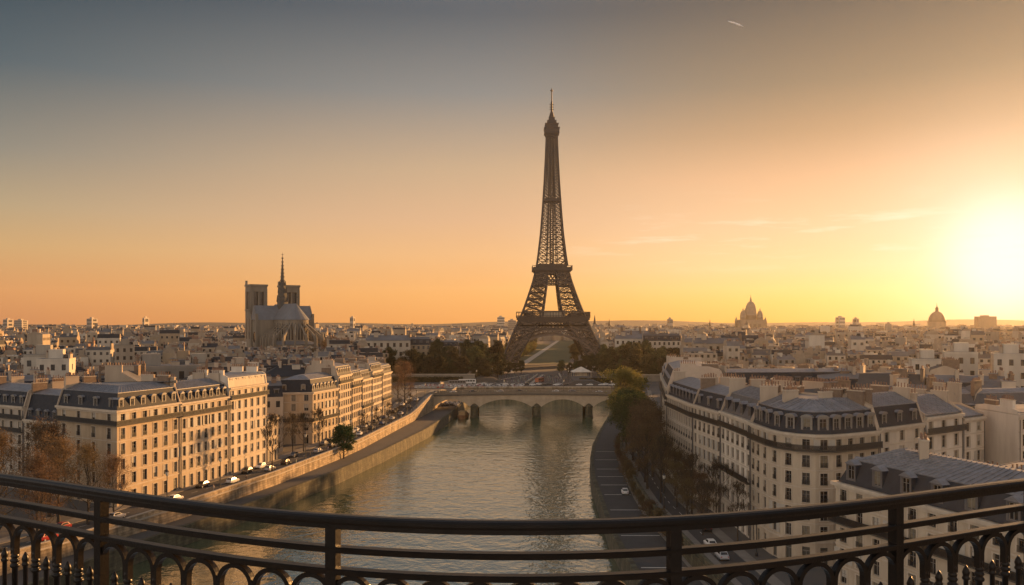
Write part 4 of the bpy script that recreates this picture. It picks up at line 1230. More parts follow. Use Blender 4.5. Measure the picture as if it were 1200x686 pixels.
def basilica():
    D = 2600.0; cx = (882 - 600) / FPX * D
    root = thing('domed_basilica', 'pale domed basilica on a hill, tall egg-shaped dome between smaller ones', 'church', (cx, D, 34))
    mb = MB(); mb.box(-34, 34, -16, 60, -20, 22); mb.box(-22, 22, -24, -16, -20, 18); mb.box(-40, 40, 10, 34, -20, 16)
    for x in (-14, 0, 14): mb.box(x - 4, x + 4, -24.2, -24, -2, 9, 1)
    mb.build('body', [GOLDST, DARKST], root)
    mb = MB(); mb.lathe([(17, 20), (17, 34), (18, 34.5), (18, 36)] + [(17.2 * math.cos(math.pi / 2 * k / 10) ** .8, 36 + 40 * math.sin(math.pi / 2 * k / 10)) for k in range(10)] + [(3, 76), (3.4, 79), (2.4, 84), (1, 88), (.5, 95), (.2, 95.5)], 20, 0, (0, 20, 0)); mb.build('dome', GOLDST, root, smooth=True)
    for x in (-25, 25):
        mb = MB(); mb.lathe([(9, 18), (9, 28), (9.6, 28.4)] + [(9 * math.cos(math.pi / 2 * k / 8) ** .8, 29 + 20 * math.sin(math.pi / 2 * k / 8)) for k in range(8)] + [(1.6, 49), (1.7, 52), (.3, 57)], 14, 0, (x, 12, 0)); mb.build('side_dome', GOLDST, root, smooth=True)
    for x in (-43, 43):
        mb = MB(); mb.lathe([(4.5, -15), (4.5, 14), (5, 14.4), (4, 20), (2.2, 25), (.3, 31)], 10, 0, (x, 20, 0)); mb.build('turret', GOLDST, root, smooth=True)
    mb = MB(); mb.box(-6, 6, 70, 82, -20, 42); mb.lathe([(6.5, 42), (5, 50), (.3, 58)], 10, 0, (0, 76, 0)); mb.build('bell_tower', GOLDST, root)
    # hill under it
    mb = MB(); n = 40
    rings = [(420, GL - 1), (330, 14), (220, 24), (120, 33.5), (60, 35)]
    for (r0, z0), (r1, z1) in zip(rings, rings[1:]):
        for k in range(n):
            a, b = 2 * math.pi * k / n, 2 * math.pi * (k + 1) / n
            mb.poly([(cx + r0 * 1.5 * math.cos(a), D + 20 + r0 * .6 * math.sin(a), z0), (cx + r0 * 1.5 * math.cos(b), D + 20 + r0 * .6 * math.sin(b), z0), (cx + r1 * 1.5 * math.cos(b), D + 20 + r1 * .6 * math.sin(b), z1), (cx + r1 * 1.5 * math.cos(a), D + 20 + r1 * .6 * math.sin(a), z1)])
    mb.poly([(cx + 90 * math.cos(2 * math.pi * k / n), D + 20 + 36 * math.sin(2 * math.pi * k / n), 35) for k in range(n)])
    struct(mb.build('hill_terrain', HILLM))


basilica()


def dome_church():
    D = 2300.0; cx = (1099 - 600) / FPX * D
    root = thing('dome_church', 'hazy large round dome with lantern on the right skyline', 'church', (cx, D, GL))
    mb = MB(); mb.box(-30, 30, -20, 40, 0, 28); mb.lathe([(22, 28), (22, 40), (23, 40.5), (23, 43)], 24, 0, (0, 5, 0)); mb.build('drum', GOLDST, root)
    mb = MB(); mb.lathe([(21 * math.cos(math.pi / 2 * k / 12), 43 + 27 * math.sin(math.pi / 2 * k / 12)) for k in range(11)] + [(4, 70), (4, 77), (4.6, 77.4), (2, 81), (.7, 84), (.4, 92)], 24, 0, (0, 5, 0)); mb.build('dome', mat('old_lead', (.10, .088, .07), (.07, .06, .05), .1, .6), root, smooth=True)


dome_church()


def slab_block(label, px, pw, ytop, D, m, rows=10, cols=12, dep=30, setback=False, antenna=0):
    """modern tower block: frame of bands and dark window strips"""
    cx = (px - 600) / FPX * D; w = pw / FPX * D; h = HC - (ytop - 378) * D / FPX - GL
    root = thing('tower_block', label, 'tower block', (cx, D, GL), 0, 'modern blocks on the skyline')
    mb = MB()
    rw = [(h * (i + .25) / rows, h * (i + .8) / rows) for i in range(rows)]
    cl = [(w * (i + .15) / cols, w * (i + .85) / cols) for i in range(cols)]
    x0, x1 = -w / 2, w / 2
    facade(mb, (x0, 0), (x1, 0), 0, h, rw, cl, .4, 0, 1)
    facade(mb, (x1, 0), (x1, dep), 0, h, rw, [(dep * .2, dep * .8)], .4, 0, 1); facade(mb, (x0, dep), (x0, 0), 0, h, rw, [(dep * .2, dep * .8)], .4, 0, 1)
    mb.poly([(x1, dep, 0), (x0, dep, 0), (x0, dep, h), (x1, dep, h)]); mb.poly([(x0, 0, h), (x1, 0, h), (x1, dep, h), (x0, dep, h)])
    mb.build('wall', [m, GLASSD], root)
    mb = MB(); mb.box(x0 * .5, x1 * .3, dep * .3, dep * .7, h, h + 3.5); mb.build('plant_room', m, root)
    if antenna:
        mb = MB(); mb.lathe([(1.0, h), (.4, h + antenna)], 6, 0, (0, dep / 2, 0)); mb.build('mast', IRON, root)


for a in ((  'broad pale slab block on the far right skyline under the sun', 1158, 20, 371, 2500, GOLDST), ('tallest dark block on the left skyline', 104.5, 6, 373.6, 2100, GREY),
          ('pale tower block just left of the iron tower', 587, 8.5, 371.8, 2300, PALE), ('wide low block behind the left of the iron tower', 600, 9, 375.5, 2350, GREY),
          ('cluster block at the far left edge, farther of two', 6, 5, 374.5, 2400, GREY), ('cluster block at the far left edge, broader one', 21, 9, 375.5, 2300, GREY),
          ('small block between cathedral and iron tower on skyline', 412, 4, 372, 2300, GREY), ('small dark block right of the iron tower', 786.5, 4, 374, 1900, GREY),
          ('pale block between basilica and round dome', 987, 6.5, 372, 2300, PALE), ('thin tall block between basilica and round dome', 1005.5, 2.2, 373.5, 2200, GREY),
          ('thin dark tower on the left skyline near the cathedral', 168, 2.2, 372.6, 2200, GREY), ('slim block among right rooftops below the round dome', 1077, 3, 386.5, 1300, GREY)):
    slab_block(*a, rows=max(4, int(a[2] / 1)), cols=max(3, int(a[2] * .8)))
for lbl, px, ytop, D in (('thin pointed church spire right of the iron tower', 697, 369, 1700), ('small pointed church spire far right of the iron tower', 714, 374, 2100), ('faint steeple left of the domed basilica', 832, 374.5, 2100), ('steeple on the skyline left of the round dome', 1071, 373.5, 2000), ('slim steeple among the left rooftops', 126, 380, 1250)):
    h = HC - (ytop - 378) * D / FPX - GL; cx = (px - 600) / FPX * D
    root = thing('church_steeple', lbl, 'steeple', (cx, D, GL), 0, 'church steeples on the skyline')
    mb = MB(); mb.box(-3.2, 3.2, -3.2, 3.2, 0, h * .66); mb.box(-3.6, 3.6, -3.6, 3.6, h * .66, h * .68); mb.box(-1, 1, -3.25, -3.2, h * .5, h * .62, 1); mb.build('tower', [CATH, GLASSD], root)
    mb = MB(); mb.lathe([(3.2, h * .68), (2.6, h * .72), (.2, h)], 8); mb.build('spire', SLATE, root)

# ------------------------------------------------------------------ rooftops of the city
WALLS = list(zip(('cream', 'golden', 'pale', 'grey', 'white'), CITY))
ROOFS = [('zinc', CROOF[0]), ('slate', CROOF[2]), ('weathered zinc', CROOF[1])]


def city_proto(kind, w, d, h, seed):
    """one block: wall (openings recessed), roof, chimneys; base at z=0, front to -y"""
    rs = random.Random(seed)
    root = thing('city_block', 'prototype', 'apartment block', (0, -500, GL))
    mb = MB(); x0, x1, y0, y1 = -w / 2, w / 2, -d / 2, d / 2
    fl = max(3, int(h / 3.3)); rw = [(h * i / fl + 1.0, h * i / fl + 2.8) for i in range(fl)]
    def cols(L, sp, ww): n = max(1, int(L / sp)); return [(L * (k + .5) / n - ww / 2, L * (k + .5) / n + ww / 2) for k in range(n)]
    facade(mb, (x0, y0), (x1, y0), -3, h, rw, cols(w, 2.6, 1.15), .2, 0, 1); facade(mb, (x1, y1), (x0, y1), -3, h, rw, cols(w, 2.9, 1.15), .2, 0, 1)
    e = [] if kind != 'flat' else cols(d, 5, 1.2)
    facade(mb, (x1, y0), (x1, y1), -3, h, rw if e else [], e, .2, 0, 1); facade(mb, (x0, y1), (x0, y0), -3, h, rw if e else [], e, .2, 0, 1)
    mb.poly([(x0, y0, h), (x1, y0, h), (x1, y1, h), (x0, y1, h)])
    mb.build('wall', [CREAM, GLASSD], root)
    mb = MB(); o = .35
    if kind == 'gable':
        r = h + d * rs.uniform(.22, .34)
        mb.poly([(x0, y0 - o, h - .1), (x1, y0 - o, h - .1), (x1, 0, r), (x0, 0, r)], 0); mb.poly([(x1, y1 + o, h - .1), (x0, y1 + o, h - .1), (x0, 0, r), (x1, 0, r)], 0)
        mb.poly([(x0, y1 + o, h - .1), (x0, y0 - o, h - .1), (x0, 0, r)], 1); mb.poly([(x1, y0 - o, h - .1), (x1, y1 + o, h - .1), (x1, 0, r)], 1)
        top = r
    elif kind == 'hip':
        r = h + d * .3; k = d * .5
        mb.poly([(x0 - o, y0 - o, h), (x1 + o, y0 - o, h), (x1 - k, 0, r), (x0 + k, 0, r)], 0); mb.poly([(x1 + o, y1 + o, h), (x0 - o, y1 + o, h), (x0 + k, 0, r), (x1 - k, 0, r)], 0)
        mb.poly([(x0 - o, y1 + o, h), (x0 - o, y0 - o, h), (x0 + k, 0, r)], 0); mb.poly([(x1 + o, y0 - o, h), (x1 + o, y1 + o, h), (x1 - k, 0, r)], 0)
        mb.poly([(x0 - o, y0 - o, h), (x0 - o, y1 + o, h), (x1 + o, y1 + o, h), (x1 + o, y0 - o, h)], 0)
        top = r - .5
    elif kind == 'mansard':
        h1, i1, h2, i2 = 3.2, 1.2, 1.2, 3.2
        for s, (a, b) in ((1, (x0, x1)), (-1, (x1, x0))):
            yy = -s * d / 2
            mb.poly([(a, yy, h), (b, yy, h), (b, yy + s * i1, h + h1), (a, yy + s * i1, h + h1)], 2)
            mb.poly([(a, yy + s * i1, h + h1), (b, yy + s * i1, h + h1), (b, yy + s * (i1 + i2), h + h1 + h2), (a, yy + s * (i1 + i2), h + h1 + h2)], 0)
        mb.poly([(x0, y0 + i1 + i2, h + h1 + h2), (x1, y0 + i1 + i2, h + h1 + h2), (x1, y1 - i1 - i2, h + h1 + h2), (x0, y1 - i1 - i2, h + h1 + h2)], 0)
        for x in (x0, x1): mb.poly([(x, y0, h), (x, y0 + i1, h + h1), (x, y0 + i1 + i2, h + h1 + h2), (x, y1 - i1 - i2, h + h1 + h2), (x, y1 - i1, h + h1), (x, y1, h)], 1)
        top = h + h1 + h2
    else:
        mb.box(x0 - .06, x1 + .06, y0 - .06, y1 + .06, h + .003, h + .7, 1); mb.box(x0 + .3, x1 - .3, y0 + .3, y1 - .3, h + .7, h + .72, 0)
        mb.box(x0 + w * .3, x0 + w * .3 + 4, y0 + d * .3, y0 + d * .3 + 3.5, h + .72, h + 3.4, 1); mb.box(x1 - w * .25, x1 - w * .25 + 1.5, y0 + d * .5, y0 + d * .5 + 1.5, h + .72, h + 1.9, 0)
        top = h + 1
    mb.build('roof', [ZINC, GABLE, SLATE], root)
    if kind == 'mansard':
        n = max(2, int(w / 3.2))
        for k in range(n):
            c = x0 + w * (k + .5) / n
            for s in (-1, 1):
                link('dormer', DORM_LOW, root, (c, s * (d / 2 - .4), h + .4), 0 if s < 0 else math.pi)
    for x in ((x0 + .4, x1 - .4) + ((rs.uniform(-w * .2, w * .2),) if w > 10 else ()) if kind in ('gable', 'mansard') else ((x0 + w * .35, x1 - w * .3) if kind == 'hip' else (x1 - .4, x0 + w * .25))):
        L = rs.uniform(2.4, 4.8); c = rs.choice((-1, 1)) * rs.uniform(0, d * .2); zt = top + rs.uniform(.8, 1.8)
        mb = MB(False); mb.box(x - .32, x + .32, c - L / 2, c + L / 2, h, zt, 0); mb.box(x - .4, x + .4, c - L / 2 - .08, c + L / 2 + .08, zt, zt + .15, 0)
        np_ = int(L / .5)
        for k in range(np_):
            y = c - L / 2 + (k + .5) * L / np_; hh = rs.uniform(.3, .62); mb.box(x - .13, x + .13, y - .13, y + .13, zt + .15, zt + .15 + hh, 1)
        mb.build('chimney', [GABLE if rs.random() < .6 else BRICK, POT], root)
    for _ in range(3):
        ux, uy = rs.uniform(x0 * .75, x1 * .75), rs.uniform(-d * .22, d * .22); bw_, bd_ = rs.uniform(.4, 1.2), rs.uniform(.35, .8); zt = top + rs.uniform(-.3, 1.3)
        mb = MB(False); mb.box(ux - bw_, ux + bw_, uy - bd_, uy + bd_, h, zt, 0); mb.box(ux - bw_ - .1, ux + bw_ + .1, uy - bd_ - .1, uy + bd_ + .1, zt, zt + .12, 1)
        for k in range(3): mb.box(ux - bw_ * .7 + k * bw_ * .6, ux - bw_ * .7 + k * bw_ * .6 + .2, uy - .1, uy + .1, zt + .12, zt + rs.uniform(.4, .8), 2)
        mb.build('roof_stack', [rs.choice((PLASTER, GABLE, BRICK, PALE)), ZINC, POT], root)
    return root


mb = MB(); mb.box(-.7, .7, 0, 1.9, 0, 1.75, 0); mb.box(-.85, .85, -.12, 2.0, 1.75, 1.95, 1); mb.poly([(-.45, -.01, .25), (.45, -.01, .25), (.45, -.01, 1.6), (-.45, -.01, 1.6)], 2)
DORM_LOW = mb.mesh('dormer_small', [ZINCD, ZINC, GLASSD])
PROT = []
rs = random.Random(3)
for i, (k, w, d, h) in enumerate((('gable', 12, 8, 17.5), ('gable', 16, 8.5, 15.5), ('gable', 9, 7.5, 19), ('mansard', 14, 10, 16), ('mansard', 22, 11, 17), ('mansard', 11, 9.5, 18), ('flat', 13, 9, 20), ('flat', 9, 8.5, 23), ('hip', 14, 9.5, 16), ('gable', 20, 8, 16), ('flat', 18, 11, 17), ('mansard', 16, 9, 17.5))):
    PROT.append((k, w, d, h, city_proto(k, w, d, h, i)))
used_proto = set()
NAMED = [(-120, 222), (-97, 212), (-84, 230), (-80, 250), (-76, 266), (-72, 311), (-68, 330), (-66, 350), (-64, 372), (-62, 395), (58, 300), (53, 258), (49, 222), (51, 196), (53, 176), (54, 160), (66, 167), (80, 176), (88, 181), (62, 105), (75, 126), (82, 265), (112, 202), (106, 178), (66, 88)]
COUNT = {}
PLACED = []
NB = 0


def put_block(x, y, rz, i, sc=1.0, wl=None, rf=None, where=None, extra=''):
    global NB
    k, w, d, h, root = PROT[i]
    if i not in used_proto:
        used_proto.add(i); o = root; o.location = (x, y, GL); o.rotation_euler = (0, 0, rz); o.scale = (sc,) * 3
    else:
        o = dup(root, (x, y, GL), rz, sc)
    wl = wl or WALLS[RNG.choices(range(5), (30, 18, 22, 18, 12))[0]]; rf = rf or ROOFS[RNG.choices(range(3), (50, 18, 32))[0]]
    for c in o.children:
        n = c.name.split('.')[0]
        if n == 'wall': override(c, wl[1])
        if n == 'roof': override(c, rf[1]); override(c, wl[1] if k == 'flat' else GABLE, 1)
    D = y
    if where is None:
        px = 600 + x / y * FPX
        where = ('behind the left quay houses' if y < 330 else 'in the middle distance left') if px < 300 else ('between the left row and the park' if px < 560 else ('beyond the river trees' if px < 800 else ('behind the right quay houses' if y < 330 else 'in the middle distance right')))
    shape = {'gable': 'pitched', 'hip': 'hipped', 'mansard': 'mansard', 'flat': 'flat'}[k]
    size = 'long' if w > 17 else ('narrow' if w < 11.5 else 'mid-size')
    o['label'] = ('%s %s block with %s %s roof %s %s' % (size, wl[0], shape, rf[0], where, extra)).strip()
    o['group'] = 'rooftop blocks ' + where
    PLACED.append((x, y, (w + d) * .27 * sc)); NB += 1
    return o


def free(x, y, r):
    for a, b in NAMED:
        if (a - x) ** 2 + (b - y) ** 2 < (r + 7.5) ** 2: return False
    for a, b, q in PLACED:
        if (a - x) ** 2 + (b - y) ** 2 < ((r + q) * .78) ** 2: return False
    return True


# blocks the photograph shows clearly
W = dict(WALLS)
def hand(px, ytop, Y, i, wl, where, rz=0.0, rf=None):
    k, w, d, h, _ = PROT[i]; x = (px - 600) * Y / FPX
    ht = HC - (ytop - 378) * Y / FPX - GL
    tot = h + {'gable': d * .28, 'mansard': 4.4, 'flat': .7, 'hip': d * .3}[k]
    put_block(x, y=Y, rz=rz, i=i, sc=ht / tot, wl=(wl, W[wl]), rf=rf, where=where)


hand(51, 415, 330, 7, 'white', 'standing tall left of all rooftops', .3)
hand(66, 420, 322, 7, 'white', 'right beside the tallest white block on the left', .25)
hand(146, 404, 520, 7, 'pale', 'rising alone among the far left rooftops', .4)
hand(214, 420, 360, 7, 'golden', 'below the cathedral to the left', .3)
hand(235, 425, 330, 6, 'white', 'behind the crenel-topped tall building', .5)
hand(185, 428, 310, 10, 'grey', 'behind the sunlit golden building', .5)
hand(150, 436, 262, 0, 'white', 'with a pale triangular gable behind the corner roof', 1.75)
hand(337, 428, 330, 8, 'grey', 'behind the slate dome corner building', .35)
hand(455, 393, 690, 9, 'pale', 'long facade left of the park trees', .1); hand(482, 395, 700, 4, 'golden', 'right end of the long facade by the park', .1)
hand(520, 399, 800, 4, 'golden', 'above the left park trees', .05); hand(550, 400, 830, 4, 'cream', 'just left of the iron tower behind trees', .05)
hand(742, 392, 800, 9, 'white', 'right of the iron tower behind trees', -.05); hand(775, 391, 780, 4, 'pale', 'above the right park trees', -.1)
hand(745, 387, 900, 1, 'white', 'beside the iron tower leg on the right', 0)
hand(840, 396, 620, 9, 'cream', 'upper long block behind the right row', -.1); hand(868, 393, 700, 4, 'cream', 'upper right long block behind the right row', -.1)
hand(1125, 412, 340, 7, 'white', 'big white cube-like block under the sunset', -.4); hand(1085, 420, 330, 7, 'white', 'between the rooftops under the round dome', -.3)
hand(1183, 414, 330, 7, 'white', 'at the right edge under the sun', -.4); hand(1105, 428, 300, 5, 'grey', 'dark gable facing us under the sunset', 1.2)
hand(1010, 437, 262, 4, 'cream', 'right end of the dark mansard row', -.1); hand(1045, 440, 240, 0, 'pale', 'behind the three tall slate dormers', -.5)
hand(1130, 440, 235, 3, 'cream', 'behind the pitched zinc roof house', -.4); hand(1165, 447, 225, 8, 'cream', 'beyond the white house at right', -.4)
hand(1095, 452, 205, 11, 'white', 'close behind the pitched zinc roof', -.75)
hand(905, 455, 212, 2, 'pale', 'behind the chimneys of the rounded corner', .6); hand(955, 458, 190, 0, 'white', 'tucked behind the rounded corner roof', .6)
hand(20, 440, 262, 3, 'cream', 'behind the leftmost quay building', .55); hand(75, 447, 250, 0, 'pale', 'behind the narrow shaded building', .55); hand(265, 430, 290, 5, 'white', 'behind the tall gable building', .35)
hand(300, 447, 285, 3, 'pale', 'left of the slate dome corner building', .4)
Y = 238.0
while Y < 585 and NB < 296:
    for side in (-1, 1):
        x = 0.0
        lim0 = (interp(Y, [(238, -92), (300, -92), (405, -84), (600, -104)]) if side < 0 else interp(Y, [(180, 100), (238, 70), (300, 76), (450, 92), (600, 116)]))
        x = lim0 + side * RNG.uniform(0, 8)
        while abs(x) < Y * .62 + 8 and NB < 296:
            ang = .35 * math.sin(x / 90 + Y / 140) + (.35 if side < 0 else -.4) + RNG.choice((0, 0, math.pi / 2)) + RNG.uniform(-.06, .06)
            i = RNG.randrange(len(PROT)); k, w, d, h, _ = PROT[i]; sc = RNG.uniform(.74, 1.02)
            r = (w + d) * .27 * sc
            jx = x + RNG.uniform(-3, 3); jy = Y + RNG.uniform(-5, 5)
            if free(jx, jy, r): put_block(jx, jy, ang, i, sc)
            x += side * RNG.uniform(9, 14)
    Y += 10.5
print('city blocks', NB)


# everything farther: one mass of roofs
def far_city():
    rs = np.random.default_rng(5)
    V, F, MI = [], [], []
    mats = CITY + CROOF + [mat('city_gable', (.34, .275, .205), (.22, .175, .13), .25, .9), POT, GLASSD]
    y = 246.0
    nb = 0
    while y < 4300:
        step = 10 + max(0, y - 600) * .010
        x = -y * .64 - 20
        while x < y * .64 + 20:
            dx = (12.5 + max(0, y - 700) * .0065) * rs.uniform(.75, 1.5)
            x += dx
            px = 600 + x / y * FPX
            if y < 1030 and -330 < x < -175 and y > 860: continue
            if y < 1000 and -0.155 * y < x < .205 * y: continue
            if y < 2000 and LA(y) - 45 < x < LA(y) + 66: continue
            if y < 612 and (not free(x, y, 1.5) or (-97 < x < 74 + (y - 238) * .14)): continue
            cx, cy = x + rs.uniform(-4, 4), y + rs.uniform(-step * .4, step * .4)
            w, d = rs.uniform(7, 18) * (1 + y / 6000), rs.uniform(6.5, 10) * (1 + y / 6000)
            h = rs.normal(18.5, 3.0) + (rs.uniform(4, 12) if rs.random() < .06 else 0) - (9 if rs.random() < .1 else 0)
            if y < 560: w, d, h = rs.uniform(4, 8), rs.uniform(4, 6.5), rs.uniform(8, 15)
            if 280 < px < 385 and y < 930: h = min(h, 14.5)
            a = .4 * math.sin(cx / 170 + cy / 260) + (math.pi / 2 if rs.random() < .35 else 0) + rs.uniform(-.1, .1)
            ca, sa = math.cos(a), math.sin(a)
            def T(px_, py_, pz_): return (cx + px_ * ca - py_ * sa, cy + px_ * sa + py_ * ca, GL + pz_)
            n0 = len(V); hw, hd = w / 2, d / 2
            wm = int(rs.choice(5, p=(.3, .16, .22, .14, .18))); rm = int(rs.choice((5, 6, 7), p=(.45, .37, .18)))
            kind = rs.random()
            for z in (0, h):
                V.extend((T(-hw, -hd, z), T(hw, -hd, z), T(hw, hd, z), T(-hw, hd, z)))
            for q in ((0, 1, 5, 4), (1, 2, 6, 5), (2, 3, 7, 6), (3, 0, 4, 7)): F.append([n0 + k for k in q]); MI.append(wm)
            if kind < .45:      # pitched
                r = h + d * rs.uniform(.2, .38); V.extend((T(-hw, 0, r), T(hw, 0, r)))
                F.extend(([n0 + 4, n0 + 5, n0 + 9, n0 + 8], [n0 + 6, n0 + 7, n0 + 8, n0 + 9], [n0 + 7, n0 + 4, n0 + 8], [n0 + 5, n0 + 6, n0 + 9])); MI.extend((rm, rm, 8, 8))
                top = r
            elif kind < .75:    # mansard
                V.extend((T(-hw, -hd + 1.3, h + 3), T(hw, -hd + 1.3, h + 3), T(hw, hd - 1.3, h + 3), T(-hw, hd - 1.3, h + 3)))
                for q, m_ in (((4, 5, 9, 8), 7 if rs.random() < .5 else rm), ((5, 6, 10, 9), 8), ((6, 7, 11, 10), rm), ((7, 4, 8, 11), 8), ((8, 9, 10, 11), 5)): F.append([n0 + k for k in q]); MI.append(m_)
                top = h + 3
            else:
                F.append([n0 + 4, n0 + 5, n0 + 6, n0 + 7]); MI.append(5 if rs.random() < .6 else 4); top = h
            # rows of window bands on the long side towards us
            if y < 1500:
                for s in (-1, 1):
                    nf = 5 if y < 1000 else 3
                    for fl in range(nf):
                        z = h * (fl + .35) / nf; nw = max(2, int(w / (3.2 if y < 900 else 5)))
                        for k in range(nw):
                            c0 = -hw + w * (k + .3) / nw; c1 = -hw + w * (k + .7) / nw; b0 = len(V); yy = s * (hd + .06)
                            V.extend((T(c0, yy, z), T(c1, yy, z), T(c1, yy, z + 1.9), T(c0, yy, z + 1.9))); F.append([b0, b0 + 1, b0 + 2, b0 + 3]); MI.append(10)
            if rs.random() < .85 and y < 2600:
                for ex in (-1, 1):
                    b0 = len(V); L = rs.uniform(1.2, 2.6); zt = top + rs.uniform(.8, 2.4); xx = ex * (hw - .5)
                    V.extend((T(xx - .45, -L, h - 1), T(xx + .45, -L, h - 1), T(xx + .45, L, h - 1), T(xx - .45, L, h - 1), T(xx - .45, -L, zt), T(xx + .45, -L, zt), T(xx + .45, L, zt), T(xx - .45, L, zt)))
                    m_ = 8 if rs.random() < .7 else 9
                    for q in ((0, 1, 5, 4), (1, 2, 6, 5), (2, 3, 7, 6), (3, 0, 4, 7), (4, 5, 6, 7)): F.append([b0 + k for k in q]); MI.append(m_ if len(q) and q != (4, 5, 6, 7) else 9)
            if y < 1700:      # stair huts, skylights and little stacks on the roof
                for _ in range(3 if y < 900 else 2):
                    b0 = len(V); ux, uy = rs.uniform(-hw * .8, hw * .8), rs.uniform(-hd * .5, hd * .5); bw_, bd_ = rs.uniform(.4, 1.6), rs.uniform(.4, 1.1); zt = top + rs.uniform(-.2, 1.7)
                    V.extend((T(ux - bw_, uy - bd_, h - .5), T(ux + bw_, uy - bd_, h - .5), T(ux + bw_, uy + bd_, h - .5), T(ux - bw_, uy + bd_, h - .5), T(ux - bw_, uy - bd_, zt), T(ux + bw_, uy - bd_, zt), T(ux + bw_, uy + bd_, zt), T(ux - bw_, uy + bd_, zt)))
                    m_ = int(rs.choice((4, 2, 8, 7, 9), p=(.3, .2, .2, .15, .15)))
                    for q in ((0, 1, 5, 4), (1, 2, 6, 5), (2, 3, 7, 6), (3, 0, 4, 7), (4, 5, 6, 7)): F.append([b0 + k for k in q]); MI.append(m_)
            nb += 1
        y += step
    me = bpy.data.meshes.new('distant_rooftops'); me.from_pydata(V, [], F)
    for m in mats: me.materials.append(m)
    me.polygons.foreach_set('material_index', MI); me.update()
    o = link('distant_rooftops', me)
    tag(o, 'sea of distant pale walls and grey roofs running out to the horizon', 'city', kind='stuff')
    print('far buildings', nb, len(F))


far_city()

# ------------------------------------------------------------------ trees


def grow(mb, p, d, L, r, depth, rs, tips, spread=.55, up=.12, minr=.012, n=5, shrink=.74, kids=(2, 3)):
    """one limb as a bent tapered tube, then its children"""
    pts = [p]; rad = [r]; q = Vector(p); dd = Vector(d)
    seg = 3
    for i in range(seg):
        dd = (dd + Vector((rs.uniform(-1, 1), rs.uniform(-1, 1), rs.uniform(-.6, 1))) * .13 + Vector((0, 0, up * .5))).normalized()
        q = q + dd * (L / seg); pts.append(q.copy()); rad.append(max(minr, r * (1 - .4 * (i + 1) / seg)))
    mb.tube(pts, rad, n if depth > 2 else 3, 0, cap=False)
    tips.append((q.copy(), depth))
    if depth > 0:
        for k in range(rs.randint(*kids)):
            ax = Vector((rs.uniform(-1, 1), rs.uniform(-1, 1), rs.uniform(-.3, .7))).normalized()
            nd = (dd + ax * spread * rs.uniform(.7, 1.3)).normalized()
            st = pts[rs.choice((2, 3, 3))]
            grow(mb, st, nd, L * shrink * rs.uniform(.8, 1.15), rad[-1] * .78, depth - 1, rs, tips, spread, up, minr, n, shrink, kids)


def make_tree(name, label, leafm, seed, H, trunk=.3, depth=3, leaf=.32, per=14, clump=1.0, cr=None, limbs=15, base=.22, group=None, kids=(2, 3), tw=.012, rise=.45):
    """leader trunk with limbs set all the way up it, each branching to twigs; leaf faces clump round the twig ends"""
    rs = random.Random(seed)
    root = thing(name, label, 'tree', (0, -500, GL), 0, group)
    mb = MB(False); tips = []
    cr = cr or H * .34
    lead = [Vector((0, 0, -.3))]; rad = [trunk * 1.3]
    for i in range(1, 9):
        t = i / 8; lead.append(Vector((rs.gauss(0, .012) * H * t, rs.gauss(0, .012) * H * t, H * .9 * t))); rad.append(max(tw, trunk * (1 - .92 * t)))
    mb.tube(lead, rad, 8, 0, cap=False)
    tips.append((lead[-1].copy(), 0))
    for k in range(limbs):
        t = (k + rs.random() * .8) / limbs
        h = base + (.90 - base) * t
        p0 = lead[min(8, int(h / .9 * 8))].lerp(lead[min(8, int(h / .9 * 8) + 1)], (h / .9 * 8) % 1)
        prof = max(.25, math.sin(math.pi * (.22 + .74 * t))) ** .8 * rs.uniform(.72, 1.15)
        a = 2.4 * k + rs.uniform(-.4, .4); el = rise + .75 * t + rs.uniform(-.15, .15)
        d = Vector((math.cos(a) * math.cos(el), math.sin(a) * math.cos(el), math.sin(el)))
        grow(mb, p0, d, cr * prof / 2.0, max(tw, trunk * .42 * (1 - .6 * t)), depth, rs, tips, .62, .10, tw, 5, .74, kids)
    mb.build('trunk', BARK, root)
    if per:
        cm = MB(False)
        for e, dp in tips:
            if dp > 1: continue
            c = e + Vector((rs.gauss(0, 1), rs.gauss(0, 1), rs.gauss(0, .7))) * .2 * clump
            for _ in range(per):
                p = c + Vector((rs.gauss(0, 1), rs.gauss(0, 1), rs.gauss(0, .8))) * clump * .5
                a = Vector((rs.uniform(-1, 1), rs.uniform(-1, 1), rs.uniform(-1, 1))).normalized(); b = a.orthogonal().normalized()
                b = Matrix.Rotation(rs.uniform(0, 6.28), 3, a) @ b; c2 = a.cross(b); s = leaf * rs.uniform(.6, 1.25)
                n0 = len(cm.v); cm.v += [tuple(p - b * s * .5), tuple(p + c2 * s * .32), tuple(p + b * s * .5), tuple(p - c2 * s * .32)]
                cm.f.append([n0, n0 + 1, n0 + 2, n0 + 3]); cm.m.append(0)
        cm.build('crown', leafm, root)
    return root


def place(root, x, y, z, rz=0, sc=1.0, label=None, first=[], group=None):
    if root.name not in first:
        first.append(root.name); root.location = (x, y, z); root.rotation_euler = (0, 0, rz); root.scale = (sc,) * 3
        if label: root['label'] = label
        if group: root['group'] = group
        return root
    return dup(root, (x, y, z), rz, sc, label, group)


